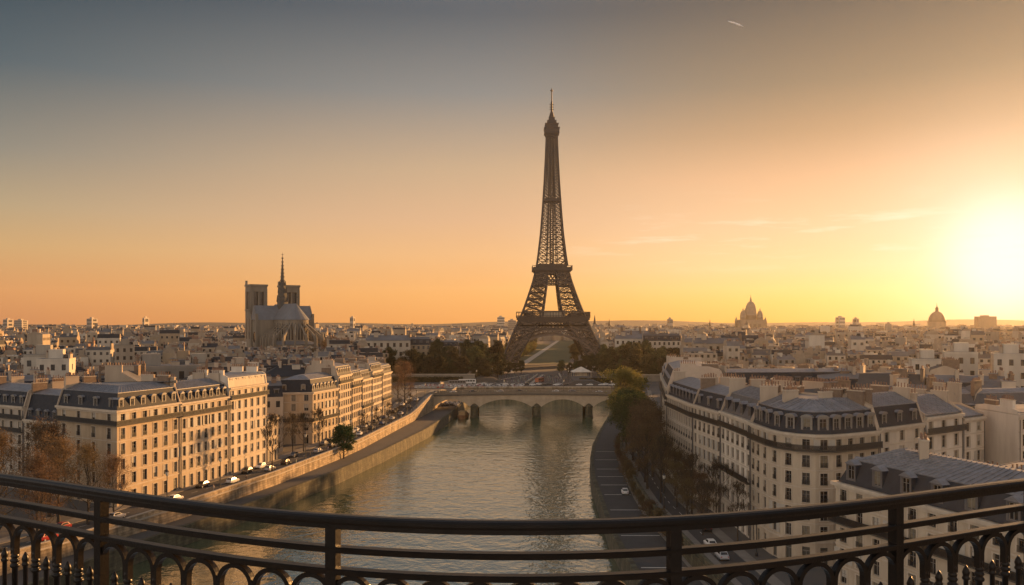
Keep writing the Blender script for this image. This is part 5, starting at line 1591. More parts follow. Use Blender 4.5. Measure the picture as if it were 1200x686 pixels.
rs0 = random.Random(41)
RT = 'quay trees right of the river'
yg = make_tree('quay_tree', 't', L_YGREEN, 11, 21, .34, 3, .52, 16, 1.2, 8.0, 20, .14)
gr = make_tree('quay_tree', 't', L_GREEN, 12, 18, .34, 3, .48, 15, 1.15, 7.2, 18, .14)
brn = make_tree('quay_tree', 't', L_BROWN, 13, 17, .32, 4, .34, 7, 1.0, 6.6, 17, .16)
rust = make_tree('autumn_tree', 't', L_RUST, 14, 15, .3, 4, .22, 8, 1.2, 6.2, 17, .12)
bare = make_tree('bare_tree', 't', L_BROWN, 15, 16, .24, 5, .16, 1, .6, 5.2, 13, .25, tw=.022, rise=.75)
bare2 = make_tree('bare_tree', 't', L_BROWN, 16, 13, .2, 5, .14, 1, .5, 4.2, 12, .25, tw=.02, rise=.75)
bush = make_tree('round_tree', 't', L_BUSH, 17, 9.5, .25, 3, .42, 24, .9, 4.3, 22, .08)
place(yg, 45, 338, 7.0, .3, 1.02, 'yellow-green plane tree by the right bridge head', group=RT)
place(yg, 38.5, 306, GL, 2.1, 1.12, 'large yellow-green tree overhanging the curved road, second from the bridge', group=RT)
place(gr, 47, 358, 8.5, 1.1, .95, 'dark green tree nearest the right end of the bridge', group=RT)
place(gr, 36.6, 284, GL, 1.4, .98, 'dark green tree over the curved road below the yellow-green ones', group=RT)
place(gr, 36.0, 264, GL, .2, 1.0, 'olive tree beside the curved road, just nearer than the dark green one', group=RT)
place(brn, 35.0, 245, GL, 2.6, 1.0, 'brown tree over the embankment wall above the white car', group=RT)
place(brn, 34.2, 228, GL, 4.0, .95, 'brown thinning tree next to the parked white car', group=RT)
place(brn, 36.6, 214, GL, 1.0, .72, 'small brown tree between embankment and pale facades', group=RT)
place(bare, 34.0, 203, GL, .5, .95, 'nearly bare tall tree at the embankment wall', group=RT)
place(bare, 38.5, 190, GL, 2.2, .8, 'bare tree in front of the pale facade with blinds', group=RT)
place(bare2, 41.0, 178, GL, .9, .95, 'slender bare tree against the white facade', group=RT)
place(bare2, 42.2, 166, GL, 3.3, .8, 'small bare tree below the rounded corner building', group=RT)
place(bare2, 37, 172, GL, 1.7, .75, 'small bare tree behind the handrail by the side street', group=RT)
for x, y, z, t, sc_, lb in ((41.5, 322, 6.9, yg, 1.05, 'yellow-green tree between the bridge head tree and the overhanging one'), (39.5, 293, GL, gr, 1.0, 'dark green tree on the street side behind the overhanging one'), (39.0, 274, GL, yg, .85, 'olive-green tree on the street side, below the dark green trees'),
                       (38.4, 254, GL, brn, 1.05, 'brown tree close to the pale facades, opposite the white car'), (37.6, 237, GL, brn, 1.0, 'brown tree on the street side beside the blank gable house'), (33.4, 219, GL, brn, .9, 'brown tree on the embankment just before the bare trees')):
    place(t, x, y, z, x, sc_, lb, group=RT)
shrub = make_tree('shrub', 't', L_BROWN, 33, 3.4, .1, 2, .26, 12, .8, 2.1, 12, .05)
for i in range(17):
    y = 168 + i * 9.5 + rs0.uniform(-2, 2)
    place(shrub, interp(y, WALL_R) - rs0.uniform(.2, .9), y, QZ + .1, i, rs0.uniform(.8, 1.3), 'brown shrub in the strip at the foot of the wall beside the curved road', group='shrubs along the curved road')
for x, y, sc_, rz in ((37.2, 221, .62, 1), (38.6, 210, .6, 2), (39.6, 199, .58, 3), (38.2, 194, .5, 4), (40.2, 188, .52, 5), (36.2, 183, .5, .4), (39.8, 181, .45, 2.2), (36.8, 198, .55, 5.3)):
    place(brn, x, y, GL, rz, sc_, 'low brown tree filling the street side before the pale right facades', group='low brown trees before the right facades')
LT = 'autumn trees in front of the shaded left facades'
for x, y, rz, s, lb in ((-103, 178, .4, 1.15, 'big rust-leaved tree at the left edge behind the railing'), (-93, 182, 1.9, 1.05, 'rust-leaved tree in front of the narrow shaded building'), (-86.5, 181, 3.1, .98, 'rust-leaved tree before the shaded side of the corner building'),
                        (-97, 163, 4.2, 1.0, 'rust-leaved tree seen between the rails at far left'), (-83.5, 186, .8, .8, 'smaller rust-leaved tree beside the sunlit corner'), (-112, 190, 2.7, 1.1, 'rust-leaved tree partly cut by the left edge'), (-89, 168, 5.0, .8, 'rust-leaved low tree above the street behind the rails')):
    place(rust, x, y, GL, rz, s, lb, group=LT)
for x, y, rz, s, lb in ((-98, 188, 2.2, 1.2, 'rust-leaved tree close to the narrow shaded facade, behind its neighbours'), (-108, 170, 1.2, 1.1, 'rust-leaved tree at the very left behind the upper rails'), (-92, 172, .3, .95, 'rust-leaved tree right above the red car'), (-104, 196, 3.9, 1.15, 'rust-leaved tree against the shaded corner facade')):
    place(rust, x, y, GL, rz, s, lb, group=LT)
place(rust, -50.5, 418, 9.5, 1, 1.2, 'rust-coloured tree at the left bridge head, end of the house row', group='street trees left of the bridge')
place(rust, -56, 436, 10, 2.5, 1.0, 'second rust-coloured tree behind the left bridge head', group='street trees left of the bridge')
place(bare, -65.7, 243, GL, 1.3, .98, 'tall bare tree on the left embankment below the tall sunlit house', group='bare trees on the left quay')
place(bare, -66.5, 283, GL, 2.9, .75, 'bare tree before the side street by the slate dome building', group='bare trees on the left quay')
place(bare, -62.5, 288, GL, 4.4, .8, 'bare tree before the shaded side of the slate dome building', group='bare trees on the left quay')
place(bare2, -68.2, 276, GL, 2.0, .9, 'bare young tree by the low sunlit house', group='bare trees on the left quay')
for i, y in enumerate((318, 338, 358, 378, 398)):
    place(bare2, interp(y, WALL_L) - 2.0, y, zland(y, 2), i * 1.1, .62, ['bare young tree by the wall, first past the round green tree', 'bare young tree by the wall, second past the round green tree', 'bare young tree by the wall, third past the round green tree', 'bare young tree by the wall, fourth past the round green tree', 'bare young tree by the wall, nearest the bridge'][i], group='bare trees on the left quay')
place(bush, -54.4, 287, QZ, 0, 1.0, 'round dark green tree on the lower footpath against the wall')
place(bush, 66, 465, 10.5, 1, .8, 'round dark bush at the far right of the bridge')
# park round the tower: dense dark trees
pk = [make_tree('park_tree', 't', L_PARK, 21 + i, (24, 19, 15)[i], .4, 3, (1.0, .9, .85)[i], 16, 1.5, (8.5, 7.5, 6.5)[i], 16, .08) for i in range(3)]
rs = random.Random(9)
n_ = 0
for (xl, xr, nrow, sd) in ((455, 592, 13, 'left'), (702, 800, 10, 'right')):
    for Y in (640, 662, 690, 722, 760, 800):
        for k in range(nrow):
            px = xl + (xr - xl) * (k + rs.uniform(.1, .9)) / nrow
            if sd == 'right' and Y > 720 and px < 712: continue
            x = (px - 600) / FPX * Y
            if abs(x - 37) < 50 and Y > 770: continue
            t = pk[rs.choice((0, 0, 1, 2)) if Y > 650 else rs.choice((1, 2, 2))]
            place(t, x, Y + rs.uniform(-9, 9), GL, rs.uniform(0, 6), rs.uniform(.66, 1.08), 'dark park tree in the dense %s of the iron tower, %s' % ('wood left' if sd == 'left' else 'wood right', 'front edge' if Y < 655 else ('middle of the wood' if Y < 730 else 'back of the wood')), group='park trees %s of the tower' % sd); n_ += 1
for i in range(14):
    y = 890 + i * 62
    place(pk[2], LA(y) - 36 + rs.uniform(-2, 2), y, GL, i, .9, 'tree of the row along the left side of the lawn', group='trees lining the lawn')
    place(pk[1], LA(y) + 49 + rs.uniform(-2, 2) + i, y, GL, i, .9, 'tree of the row along the right side of the lawn', group='trees lining the lawn')
shr = make_tree('clipped_tree', 't', L_YGREEN, 31, 7.5, .2, 2, .8, 14, 1.2, 4.0, 12, .1)
for i in range(46):
    y = 850 + (i // 2) * 20; x = LA(y) - (14 if i % 2 else 26) + rs.uniform(-1, 1)
    place(shr, x, y, GL, i, 1.5, 'yellow-green clipped tree in the rows left of the lawn path', group='clipped trees beside the lawn path')
for px, Y, sc_ in ((574, 690, .9), (582, 705, .8), (590, 715, .75), (598, 740, .6), (668, 742, .55), (676, 730, .7), (686, 715, .9), (693, 722, .95), (700, 700, 1.0), (706, 690, .95), (712, 680, 1.0)):
    place(pk[2 if sc_ < .85 else 1], (px - 600) / FPX * Y, Y, GL, px, sc_ * .8, 'dark tree standing in front of the foot of the iron tower, %s leg' % ('left' if px < 640 else 'right'), group='trees before the tower legs')
for px, Y, s in ((392, 745, 1.0), (380, 735, .9), (404, 755, .95), (416, 765, .85), (366, 725, .7), (352, 720, .65), (424, 775, .8)):
    place(rust, (px - 600) / FPX * Y, Y, GL, px, s * 1.75, 'brown autumn tree in the garden by the cathedral apse', group='autumn trees by the cathedral')
# low hedges before the park wall
hm = MB(False)


def hedge(name, label, x0, x1, y, h, w, m, seed):
    rs = random.Random(seed); mb = MB(False)
    L = x1 - x0
    for _ in range(int(L * h * 22)):
        p = Vector((rs.uniform(x0, x1), y + rs.uniform(-w, w), GL + h * rs.random() ** .7 * (1 + .12 * math.sin(x0 + L * rs.random()))))
        a = Vector((rs.uniform(-1, 1), rs.uniform(-1, 1), rs.uniform(-1, 1))).normalized(); b = a.orthogonal().normalized(); c = a.cross(b); s = .55
        n0 = len(mb.v); mb.v += [tuple(p - b * s), tuple(p + c * s * .7), tuple(p + b * s), tuple(p - c * s * .7)]; mb.f.append([n0, n0 + 1, n0 + 2, n0 + 3]); mb.m.append(0)
    mb.box(x0 + .3, x1 - .3, y - w * .7, y + w * .7, GL, GL + h * .8)
    tag(mb.build(name, m), label, 'hedge')


hedge('hedge', 'long clipped dark hedge in front of the pale wall left of the plaza', -92, -34, 612, 3.4, 2, L_PARK, 1)
hedge('hedge', 'dark hedge right of the plaza below the park wall', 46, 92, 604, 3.0, 2, L_PARK, 2)
for lbl, x0, x1, y in (('long pale parapet wall before the left park trees', -98, -26, 622), ('pale parapet wall before the right park trees', 62, 112, 616)):
    mb = MB(); mb.box(x0, x1, y - .4, y + .4, GL, GL + 4.6); w_ = mb.build('park_wall', mat('park_wall_stone', (.24, .21, .17), (.17, .15, .12), .3, .9)); tag(w_, lbl, 'wall')
    mb = MB(); mb.box(x0 - .2, x1 + .2, y - .65, y + .65, GL + 4.602, GL + 5.1); mb.build('coping', COPING, w_)

PLAMPS = []
# ------------------------------------------------------------------ vehicles


def car_meshes():
    secs = [(-2.12, .70, .42, .62), (-2.02, .80, .30, .86), (-1.5, .86, .24, .96), (-.6, .88, .22, .98), (.5, .88, .22, .97), (.85, .88, .22, .95), (1.6, .85, .24, .86), (2.0, .78, .28, .74), (2.14, .66, .40, .58)]
    mb = MB(); rings = []
    for x, w, z0, z1 in secs:
        rings.append([(x, -w * .93, z0), (x, -w, z0 + (z1 - z0) * .35), (x, -w, z0 + (z1 - z0) * .75), (x, -w * .86, z1), (x, w * .86, z1), (x, w, z0 + (z1 - z0) * .75), (x, w, z0 + (z1 - z0) * .35), (x, w * .93, z0)])
    for a, b in zip(rings, rings[1:]):
        for k in range(8): l = (k + 1) % 8; mb.poly([a[k], b[k], b[l], a[l]])
    mb.poly(rings[0]); mb.poly(rings[-1][::-1])
    # cabin shell
    base = [(-1.75, .74, .94), (.95, .74, .93)]; top = [(-1.15, .60, 1.45), (.15, .60, 1.46)]
    B = [(-1.75, -.74, .94), (.95, -.74, .93), (.95, .74, .93), (-1.75, .74, .94)]; T = [(-1.2, -.6, 1.44), (.12, -.6, 1.46), (.12, .6, 1.46), (-1.2, .6, 1.44)]
    for k in range(4): l = (k + 1) % 4; mb.poly([B[k], B[l], T[l], T[k]])
    mb.poly(T)
    body = mb

    def pane(k, g0=.1, g1=.9, h0=.14, h1=.86):
        l = (k + 1) % 4; b0, b1, t0, t1 = (Vector(v) for v in (B[k], B[l], T[k], T[l])); m_ = MB()
        nn = (b1 - b0).cross(t0 - b0).normalized() * .012
        f = lambda u, v: b0.lerp(b1, u).lerp(t0.lerp(t1, u), v) + nn
        m_.poly([f(g0, h0), f(g1, h0), f(g1, h1), f(g0, h1)]); return m_
    panes = [('side_window', pane(0, .12, .92)), ('windscreen', pane(1, .06, .94)), ('side_window', pane(2, .08, .88)), ('rear_window', pane(3, .08, .92))]
    wh = MB(False)
    Mx = Matrix.Rotation(math.pi / 2, 4, 'X')
    prof = [(.2, -.1), (.30, -.1), (.32, -.06), (.32, .06), (.30, .1), (.2, .1)]
    wh.lathe(prof, 14); wh.v = [tuple(Mx @ Vector(v)) for v in wh.v]
    rim = MB(False); rim.lathe([(.19, -.104), (.2, .104)], 10); rim.v = [tuple(Mx @ Vector(v)) for v in rim.v]
    return body, panes, wh, rim


CB, CP, CW, CR = car_meshes()
CBM = CB.mesh('body', CARC['white']); CPM = [(n, p.mesh(n, GLASSD)) for n, p in CP]; CWM = CW.mesh('wheel', TYRE); CRM = CR.mesh('rim', CARC['silver'])
mb = MB(); mb.box(2.02, 2.1, -.68, -.42, .58, .7); HLM = mb.mesh('headlight', LAMPG)
mb = MB(); mb.box(-2.1, -2.03, -.72, -.48, .66, .82); TLM = mb.mesh('taillight', REDL)
mb = MB(); mb.box(2.08, 2.17, -.6, .6, .34, .46); BPM = mb.mesh('bumper', TYRE)


def car(x, y, z, rz, color, label, group, sc=(1, 1, 1), van=False):
    r = thing('parked_car', label, 'car', (x, y, z), rz, group); r.scale = sc
    override(link('body', CBM, r), CARC[color])
    for n, m_ in CPM: link(n, m_, r)
    for wx in (-1.32, 1.34):
        for wy in (-.76, .76):
            w = link('wheel', CWM, r, (wx, wy, .32)); link('rim', CRM, w)
    for s in (0, .0):
        pass
    link('headlight', HLM, r); link('headlight', HLM, r, (0, 1.1, 0)); link('taillight', TLM, r); link('taillight', TLM, r, (0, 1.2, 0)); link('bumper', BPM, r)
    return r


def far_car_mesh():
    m_ = MB(False)
    for src, mi in [(CB, 0)] + [(p, 1) for _, p in CP]:
        n0 = len(m_.v); m_.v += list(src.v); m_.f += [[i + n0 for i in f] for f in src.f]; m_.m += [mi] * len(src.f)
    for wx in (-1.32, 1.34):
        for wy in (-.76, .76):
            n0 = len(m_.v); m_.v += [(a + wx, b + wy, c + .32) for a, b, c in CW.v]; m_.f += [[i + n0 for i in f] for f in CW.f]; m_.m += [2] * len(CW.f)
    return m_.mesh('far_car', [CARC['white'], GLASSD, TYRE])


FCM = far_car_mesh()


def heading(tab, y): return math.atan2(1, interp(y + .5, tab) - interp(y - .5, tab))


GC = 'cars on the left quay street'
left_cars = [(168, 4.6, 'red', 'dark red car in the left street seen through the railing hoops'), (158, 5.0, 'black', 'black car in the left street seen between the rails'), (150, 8.6, 'silver', 'silver car low at left behind the iron balusters'), (176, 8.4, 'red', 'red car parked under the rust-leaved trees'), (186, 4.8, 'silver', 'silver car behind the left railing post'), (205, 5.0, 'white', 'white car on the street just above the handrail at left'),
             (222, 8.9, 'black', 'black car parked before the sunlit golden facade'), (228, 4.8, 'white', 'white car driving past the sunlit golden building'), (243, 9.1, 'black', 'dark car by the foot of the tall sunlit house'), (247, 4.7, 'silver', 'silver car passing the tall sunlit house'), (251, 9.1, 'white', 'white car parked at the tall sunlit house'),
             (258, 5.0, 'black', 'black car driving by the low sunlit house'), (272, 8.8, 'grey', 'grey car at the side street corner'), (281, 5.0, 'silver', 'silver car near the bare trees of the left quay')]
for y, o_, c_, lb in left_cars:
    car(interp(y, WALL_L) - o_, y, zland(y, o_) + .01, heading(WALL_L, y) + (math.pi if o_ > 6 else 0), c_, lb, GC)
GF = 'cars farther along the left quay street'
for i in range(26):
    y = 292 + i * 5.6 + RNG.uniform(-1, 1); o_ = 9.2 if i % 3 else 5.0
    c_ = RNG.choice(('white', 'black', 'silver', 'grey', 'black', 'white', 'blue'))
    r = link('parked_car', FCM, None, (interp(y, WALL_L) - o_, y, zland(y, o_) + .01), heading(WALL_L, y)); override(r, CARC[c_])
    tag(r, 'distant %s car %s the left street between slate dome building and bridge' % (c_, 'parked along' if o_ > 6 else 'driving on'), 'car', GF)
car(29.0, 228, QZ + .01, heading(WALL_R, 228) , 'white', 'single white car on the curved right quay road', None)
GR = 'vehicles in the right street'
for y, o_, c_, lb in ((176, 6.4, 'black', 'dark car in the right street below the white facade'), (163, 3.9, 'white', 'white car seen between the rails in the right street'), (155, 3.8, 'silver', 'silver car parked behind the lower rail at right'), (320, 6, 'black', 'black car half hidden behind the yellow-green tree'), (312, 6, 'silver', 'silver car behind the right trees near the bridge'), (300, 6, 'blue', 'dark blue car behind the right trees')):
    car(interp(y, WALL_R) + o_, y, zland(y, o_) + .01, heading(WALL_R, y), c_, lb, GR)
GP = 'cars parked on the far plaza'
rs = random.Random(4)
for i in range(96):
    row = i % 4; k = i // 4
    x = -60 + k * 2.75 + rs.uniform(-.3, .3) + row * 1.2; y = 556.5 + row * 5.4
    if x > 14: continue
    c_ = rs.choice(('white', 'white', 'silver', 'black', 'grey', 'red', 'silver'))
    r = link('parked_car', FCM, None, (x, y, GL + .02), math.pi / 2 + rs.uniform(-.1, .1)); override(r, CARC[c_])
    tag(r, 'tiny %s car in %s row of the car park beyond the bridge' % (c_, ('front', 'second', 'third', 'back')[row]), 'car', GP)
for i in range(26):
    x = -22 + i * 3.6 + rs.uniform(-1, 1); c_ = rs.choice(('white', 'silver', 'black', 'grey', 'white'))
    if 46 < x < 47: continue
    r = link('moving_car', FCM, None, (x, 577.5 + (i % 2) * 6, GL + .03), 0 if i % 2 else math.pi); override(r, CARC[c_]); tag(r, 'tiny %s car in the %s lane of the road crossing the plaza' % (c_, 'far' if i % 2 else 'near'), 'car', 'cars on the plaza cross road')
for i in range(12):
    x = -42 + i * 1.0; y = 468 + (i % 3) * 5.5; xx = interp(y, WALL_L) + 2.4 + (i // 3) * 2.3
    c_ = rs.choice(('white', 'silver', 'black'))
    r = link('parked_car', FCM, None, (xx, y, QZ + .02), math.pi / 2); override(r, CARC[c_]); tag(r, 'tiny %s car on the lower quay under the bridge end' % c_, 'car', 'cars under the bridge end')
# cars crossing the bridge
for i, x in enumerate((-30, -20, -6, 4, 22, 31, 44)):
    c_ = ('white', 'black', 'silver', 'black', 'white', 'grey', 'silver')[i]
    r = link('moving_car', FCM, None, (x, 451 + (i % 2) * 4, deckz(x) + .01), 0 if i % 2 else math.pi); override(r, CARC[c_]); tag(r, '%s car crossing the stone bridge, %s' % (c_, ('near the left end', 'above the left pier', 'left of the middle', 'over the middle pier', 'right of the middle pier', 'before the right pier', 'near the right end')[i]), 'car', 'cars crossing the bridge')


def bus(x, y, z, rz, color, label):
    r = thing('bus', label, 'bus', (x, y, z), rz, 'buses near the river')
    mb = MB(); mb.box(-5.8, 5.8, -1.25, 1.25, .35, 1.3); mb.box(-5.75, 5.75, -1.22, 1.22, 1.3, 2.9); mb.box(-5.6, 5.6, -1.1, 1.1, 2.9, 3.05)
    mb.build('body', color, r)
    for s in (-1, 1):
        for k in range(6):
            mb = MB(); mb.box(-5.2 + k * 1.75, -3.7 + k * 1.75, s * 1.23 - .015, s * 1.23 + .015, 1.5, 2.55); mb.build('side_window', GLASSD, r)
    mb = MB(); mb.box(5.752, 5.78, -1.05, 1.05, 1.4, 2.7); mb.build('windscreen', GLASSD, r)
    for wx in (-3.6, 3.6):
        for wy in (-1.1, 1.1):
            w = link('wheel', CWM, r, (wx, wy, .46)); w.scale = (1.45, 1.6, 1.45)
    return r


bus(19, 612, GL + .02, 1.2, mat('bus_orange', (.36, .12, .06), (.33, .11, .055), 1, .45), 'orange bus on the plaza road beyond the bridge')
bus(-36, 585, GL + .02, .1, mat('bus_grey', (.20, .19, .18), (.16, .15, .145), 1, .45), 'grey bus at the left edge of the plaza')
bus(-30, 596, GL + .02, .05, CARC['white'], 'white bus before the hedge left of the plaza')
# kiosk with a pale hipped roof in front of the tower
kx, ky = (681 - 600) / FPX * 655, 655
k_ = thing('kiosk', 'small kiosk with pale peaked roof on posts before the tower', 'kiosk', (kx, ky, GL), .1)
mb = MB(); mb.poly([(-7, -6, 5.0), (7, -6, 5.0), (0, 0, 8.6)]); mb.poly([(7, -6, 5.0), (7, 6, 5.0), (0, 0, 8.6)]); mb.poly([(7, 6, 5.0), (-7, 6, 5.0), (0, 0, 8.6)]); mb.poly([(-7, 6, 5.0), (-7, -6, 5.0), (0, 0, 8.6)]); mb.box(-7.05, 7.05, -6.05, 6.05, 4.6, 4.99)
mb.build('roof', PLASTER, k_)
mb = MB(); mb.box(-4, 4, -3.5, 3.5, 0, 4.55); mb.build('booth', CREAM, k_)
for x in (-6.4, 6.4):
    for y in (-5.4, 5.4): mb = MB(); mb.lathe([(.25, 0), (.2, 4.6)], 8, 0, (x, y, 0)); mb.build('post', CREAM, k_)
for i, (x, y, lb) in enumerate(((-24, 600, 'first plaza lamp left of the road'), (-14, 632, 'second plaza lamp left of the road'), (-4, 664, 'third plaza lamp left of the road'), (38, 598, 'first plaza lamp right of the orange bus'), (40, 630, 'second plaza lamp right of the orange bus'), (44, 668, 'plaza lamp just left of the kiosk'))):
    PLAMPS.append((x, y, lb))
for lb, xa, ya, xb, yb in (('long pale low wall running up the plaza left of the main road', -48, 592, -16, 690), ('pale low wall dividing the two plaza roads', 9, 592, 20, 690), ('pale low wall right of the plaza roads', 36, 648, 37, 700), ('low wall along the river side of the plaza', -60, 555, 72, 555.2)):
    Mx = Matrix.Translation((xa, ya, GL)) @ Matrix.Rotation(math.atan2(yb - ya, xb - xa), 4, 'Z'); L = math.hypot(xb - xa, yb - ya)
    mb = MB(); mb.box(0, L, -.3, .3, .0, 1.1, 0, Mx); mb.box(-.1, L + .1, -.42, .42, 1.1, 1.28, 0, Mx); tag(mb.build('low_wall', COPING), lb, 'wall')
for i in range(22):
    x = -52 + i * 5.4
    if 8 < x < 36: continue
    place(pk[2], x, 706 + (i % 3) * 4, GL, i * 1.3, .42 + .1 * (i % 3), 'small tree of the line between plaza and tower', group='small trees behind the plaza')
# stepped stone terraces flanking the plaza roads
for lb, x0, x1, y0, y1 in (('wide grey stepped terrace right of the plaza road', 36, 60, 575, 640), ('grey stepped terrace left of the plaza road', -30, -8, 610, 660)):
    mb = MB()
    for s in range(5): mb.box(x0 + s * 1.2, x1 - s * 1.2, y0 + s * 3, y1, GL + .02 + s * .5, GL + .52 + s * .5 - .003)
    tag(mb.build('stone_terrace', PLAZA), lb, 'terrace')


# ------------------------------------------------------------------ people (seen a few pixels tall)
def person_mesh(seed, stride):
    me = bpy.data.meshes.new('person_skel')
    s = stride
    V = [(0, 0, .95), (0, 0, 1.2), (0, .0, 1.42), (0, .0, 1.52), (0, .03, 1.66), (0, .02, 1.76),
         (.2, 0, 1.40), (.27, -.06 * s, 1.12), (.27, .12 * s, .88), (-.2, 0, 1.40), (-.27, .06 * s, 1.12), (-.27, -.08 * s, .88),
         (.10, 0, .9), (.11, .16 * s, .5), (.11, .10 * s, .08), (.11, .24 * s, .04), (-.10, 0, .9), (-.11, -.12 * s, .5), (-.11, -.34 * s, .1), (-.11, -.22 * s, .04)]
    E = [(0, 1), (1, 2), (2, 3), (3, 4), (4, 5), (2, 6), (6, 7), (7, 8), (2, 9), (9, 10), (10, 11), (0, 12), (12, 13), (13, 14), (14, 15), (0, 16), (16, 17), (17, 18), (18, 19)]
    Rr = [.16, .15, .17, .06, .105, .07, .075, .055, .045, .075, .055, .045, .10, .075, .05, .045, .10, .075, .05, .045]
    me.from_pydata(V, E, [])
    o = bpy.data.objects.new('person_skel', me); COL.objects.link(o)
    md = o.modifiers.new('skin', 'SKIN')
    for i, sv in enumerate(me.skin_vertices[0].data): sv.radius = (Rr[i], Rr[i] * .8, ); sv.use_root = (i == 0)
    sb = o.modifiers.new('sub', 'SUBSURF'); sb.levels = 1
    dg = bpy.context.evaluated_depsgraph_get(); ev = o.evaluated_get(dg)
    m2 = bpy.data.meshes.new_from_object(ev)
    m2.materials.clear(); m2.materials.append(CLOTH); m2.materials.append(SKIN)
    for p in m2.polygons: p.material_index = 1 if (p.center.z > 1.55 or (abs(p.center.x) > .22 and p.center.z < .95)) else 0
    bpy.data.objects.remove(o)
    m2.name = 'person'
    return m2


PM = [person_mesh(0, .35), person_mesh(1, 1.0)]


def person(x, y, z, rz, label, group, i=0):
    o = link('person', PM[i], None, (x, y, z), rz); tag(o, label, 'person', group); return o


rs = random.Random(12)
for i in range(46):
    x = bx0 + 3 + (bx1 - bx0 - 8) * (i + rs.random()) / 46
    person(x, BY0 + rs.uniform(.9, 2.2), deckz(x) + .005, rs.choice((1.57, -1.57)) + rs.uniform(-.4, .4), 'tiny pedestrian behind the parapet of the stone bridge', 'pedestrians on the bridge', i % 2)
for i in range(230):
    x, y = rs.gauss(22, 24), rs.gauss(640, 28)
    if y < 592 or y > 700: y = rs.uniform(600, 690)
    person(x, y, GL + .02, rs.uniform(0, 6), 'tiny person in the crowd on the plaza below the tower', 'crowd on the plaza', i % 2)
for i in range(16):
    y = 215 + i * 13.5
    person(interp(y, WALL_L) - rs.uniform(1, 2.6), y, zland(y, 2) + .135, 1.2 + math.pi * (i % 2), 'pedestrian on the pavement by the left embankment parapet', 'pedestrians on the left pavement', 1)
person(39.0, 176, GL + .02, .3, 'pedestrian in dark clothes in the right street', None, 1)
person(41.6, 160, GL + .14, 2.3, 'pedestrian in pale clothes near the corner of the right street', None, 0)

# ------------------------------------------------------------------ street lamps
def lamp():
    r = thing('street_lamp', 'l', 'street lamp', (0, -500, 0))
    mb = MB(); mb.lathe([(.28, 0), (.28, .5), (.14, .7), (.10, 1.2), (.075, 6.4), (.16, 6.5)], 8); mb.build('pole', IRON, r)
    mb = MB(); mb.lathe([(.14, 6.5), (.30, 6.7), (.38, 7.3)], 6); mb.build('lantern', LAMPG, r)
    mb = MB(); mb.lathe([(.42, 7.3), (.3, 7.5), (.05, 7.85)], 6); mb.build('cap', IRON, r)
    return r


lp = lamp()
for i, y in enumerate((196, 216, 262, 300, 327, 347, 367, 388, 408, 428)):
    place(lp, interp(y, WALL_L) - 1.0, y, zland(y, 1) + .13, 0, 1.1, ('street lamp on the left pavement behind the left railing post', 'street lamp on the embankment just above the handrail at left', 'street lamp near the bare tree on the left embankment', 'street lamp beside the round dark green tree', 'street lamp past the round dark green tree', 'street lamp in the middle of the far left embankment', 'street lamp opposite the third far sunlit house', 'street lamp opposite the fourth far sunlit house', 'street lamp before the rust-coloured tree', 'street lamp at the left end of the bridge')[i], group='lamps along the left embankment')
for i, x in enumerate((-36, -4, 26, 50)):
    place(lp, x, BY0 + .8, deckz(x), 0, .9, ('street lamp at the left end of the bridge parapet', 'street lamp over the left big arch of the bridge', 'street lamp over the right big arch of the bridge', 'street lamp at the right end of the bridge parapet')[i], group='lamps on the bridge')
for i, (x, y) in enumerate(((33.6, 196), (40, 205), (43, 156))):
    place(lp, x, y, GL + .13, 0, 1.0, ('street lamp beside the nearly bare tree at right', 'street lamp on the pavement of the pale right facades', 'street lamp at the foot of the rounded corner building')[i], group='lamps in the right street')
for x, y, lb in PLAMPS: place(lp, x, y, GL, 0, 1.2, lb, group='lamps on the plaza')
# moored barge at the end of the left quay
bg_ = thing('moored_barge', 'small moored barge with round orange hull at the quay end', 'boat', (-24.5, 447, 0), 1.45)
mb = MB(); rings = []
for x, w, z1 in ((-7.5, .9, 2.0), (-6, 2.0, 1.7), (0, 2.3, 1.5), (5, 2.1, 1.6), (7, 1.1, 2.0), (7.6, .2, 2.3)): rings.append([(x, -w, z1), (x, -w * .8, -.6), (x, w * .8, -.6), (x, w, z1)])
for a, b in zip(rings, rings[1:]):
    for k in range(4): l = (k + 1) % 4; mb.poly([a[k], b[k], b[l], a[l]])
mb.poly(rings[0]); mb.build('hull', mat('barge_paint', (.22, .09, .03), (.12, .05, .02), .8, .6), bg_)
mb = MB(); mb.box(-5, 1, -1.5, 1.5, 1.55, 3.4); mb.box(-5.2, 1.2, -1.7, 1.7, 3.4, 3.55); mb.build('cabin', mat('barge_cabin', (.40, .26, .12), (.3, .19, .09), .8, .6), bg_)

# ------------------------------------------------------------------ balcony railing in front of the camera
RP = [(-2.034, 3.525), (-1.49, 3.2), (-.995, 2.957), (-.568, 2.786), (-.13, 2.695), (0, 2.678), (.504, 2.76), (.818, 2.836), (1.337, 3.09), (1.96, 3.40)]
cf = np.polyfit([p[0] for p in RP], [p[1] for p in RP], 4)
xs_r = np.linspace(-2.75, 2.75, 221)
c2_ = np.polyfit(xs_r[np.abs(xs_r) < 2.2], np.polyval(cf, xs_r[np.abs(xs_r) < 2.2]), 4)
ry = lambda x: float(np.polyval(c2_, x))
ZT = HC - .6
rail = thing('balcony_railing', 'black wrought iron balcony railing curving across the foreground', 'railing', (0, 2.7, ZT - 1.02))
ro = (0, 2.7, ZT - 1.02)


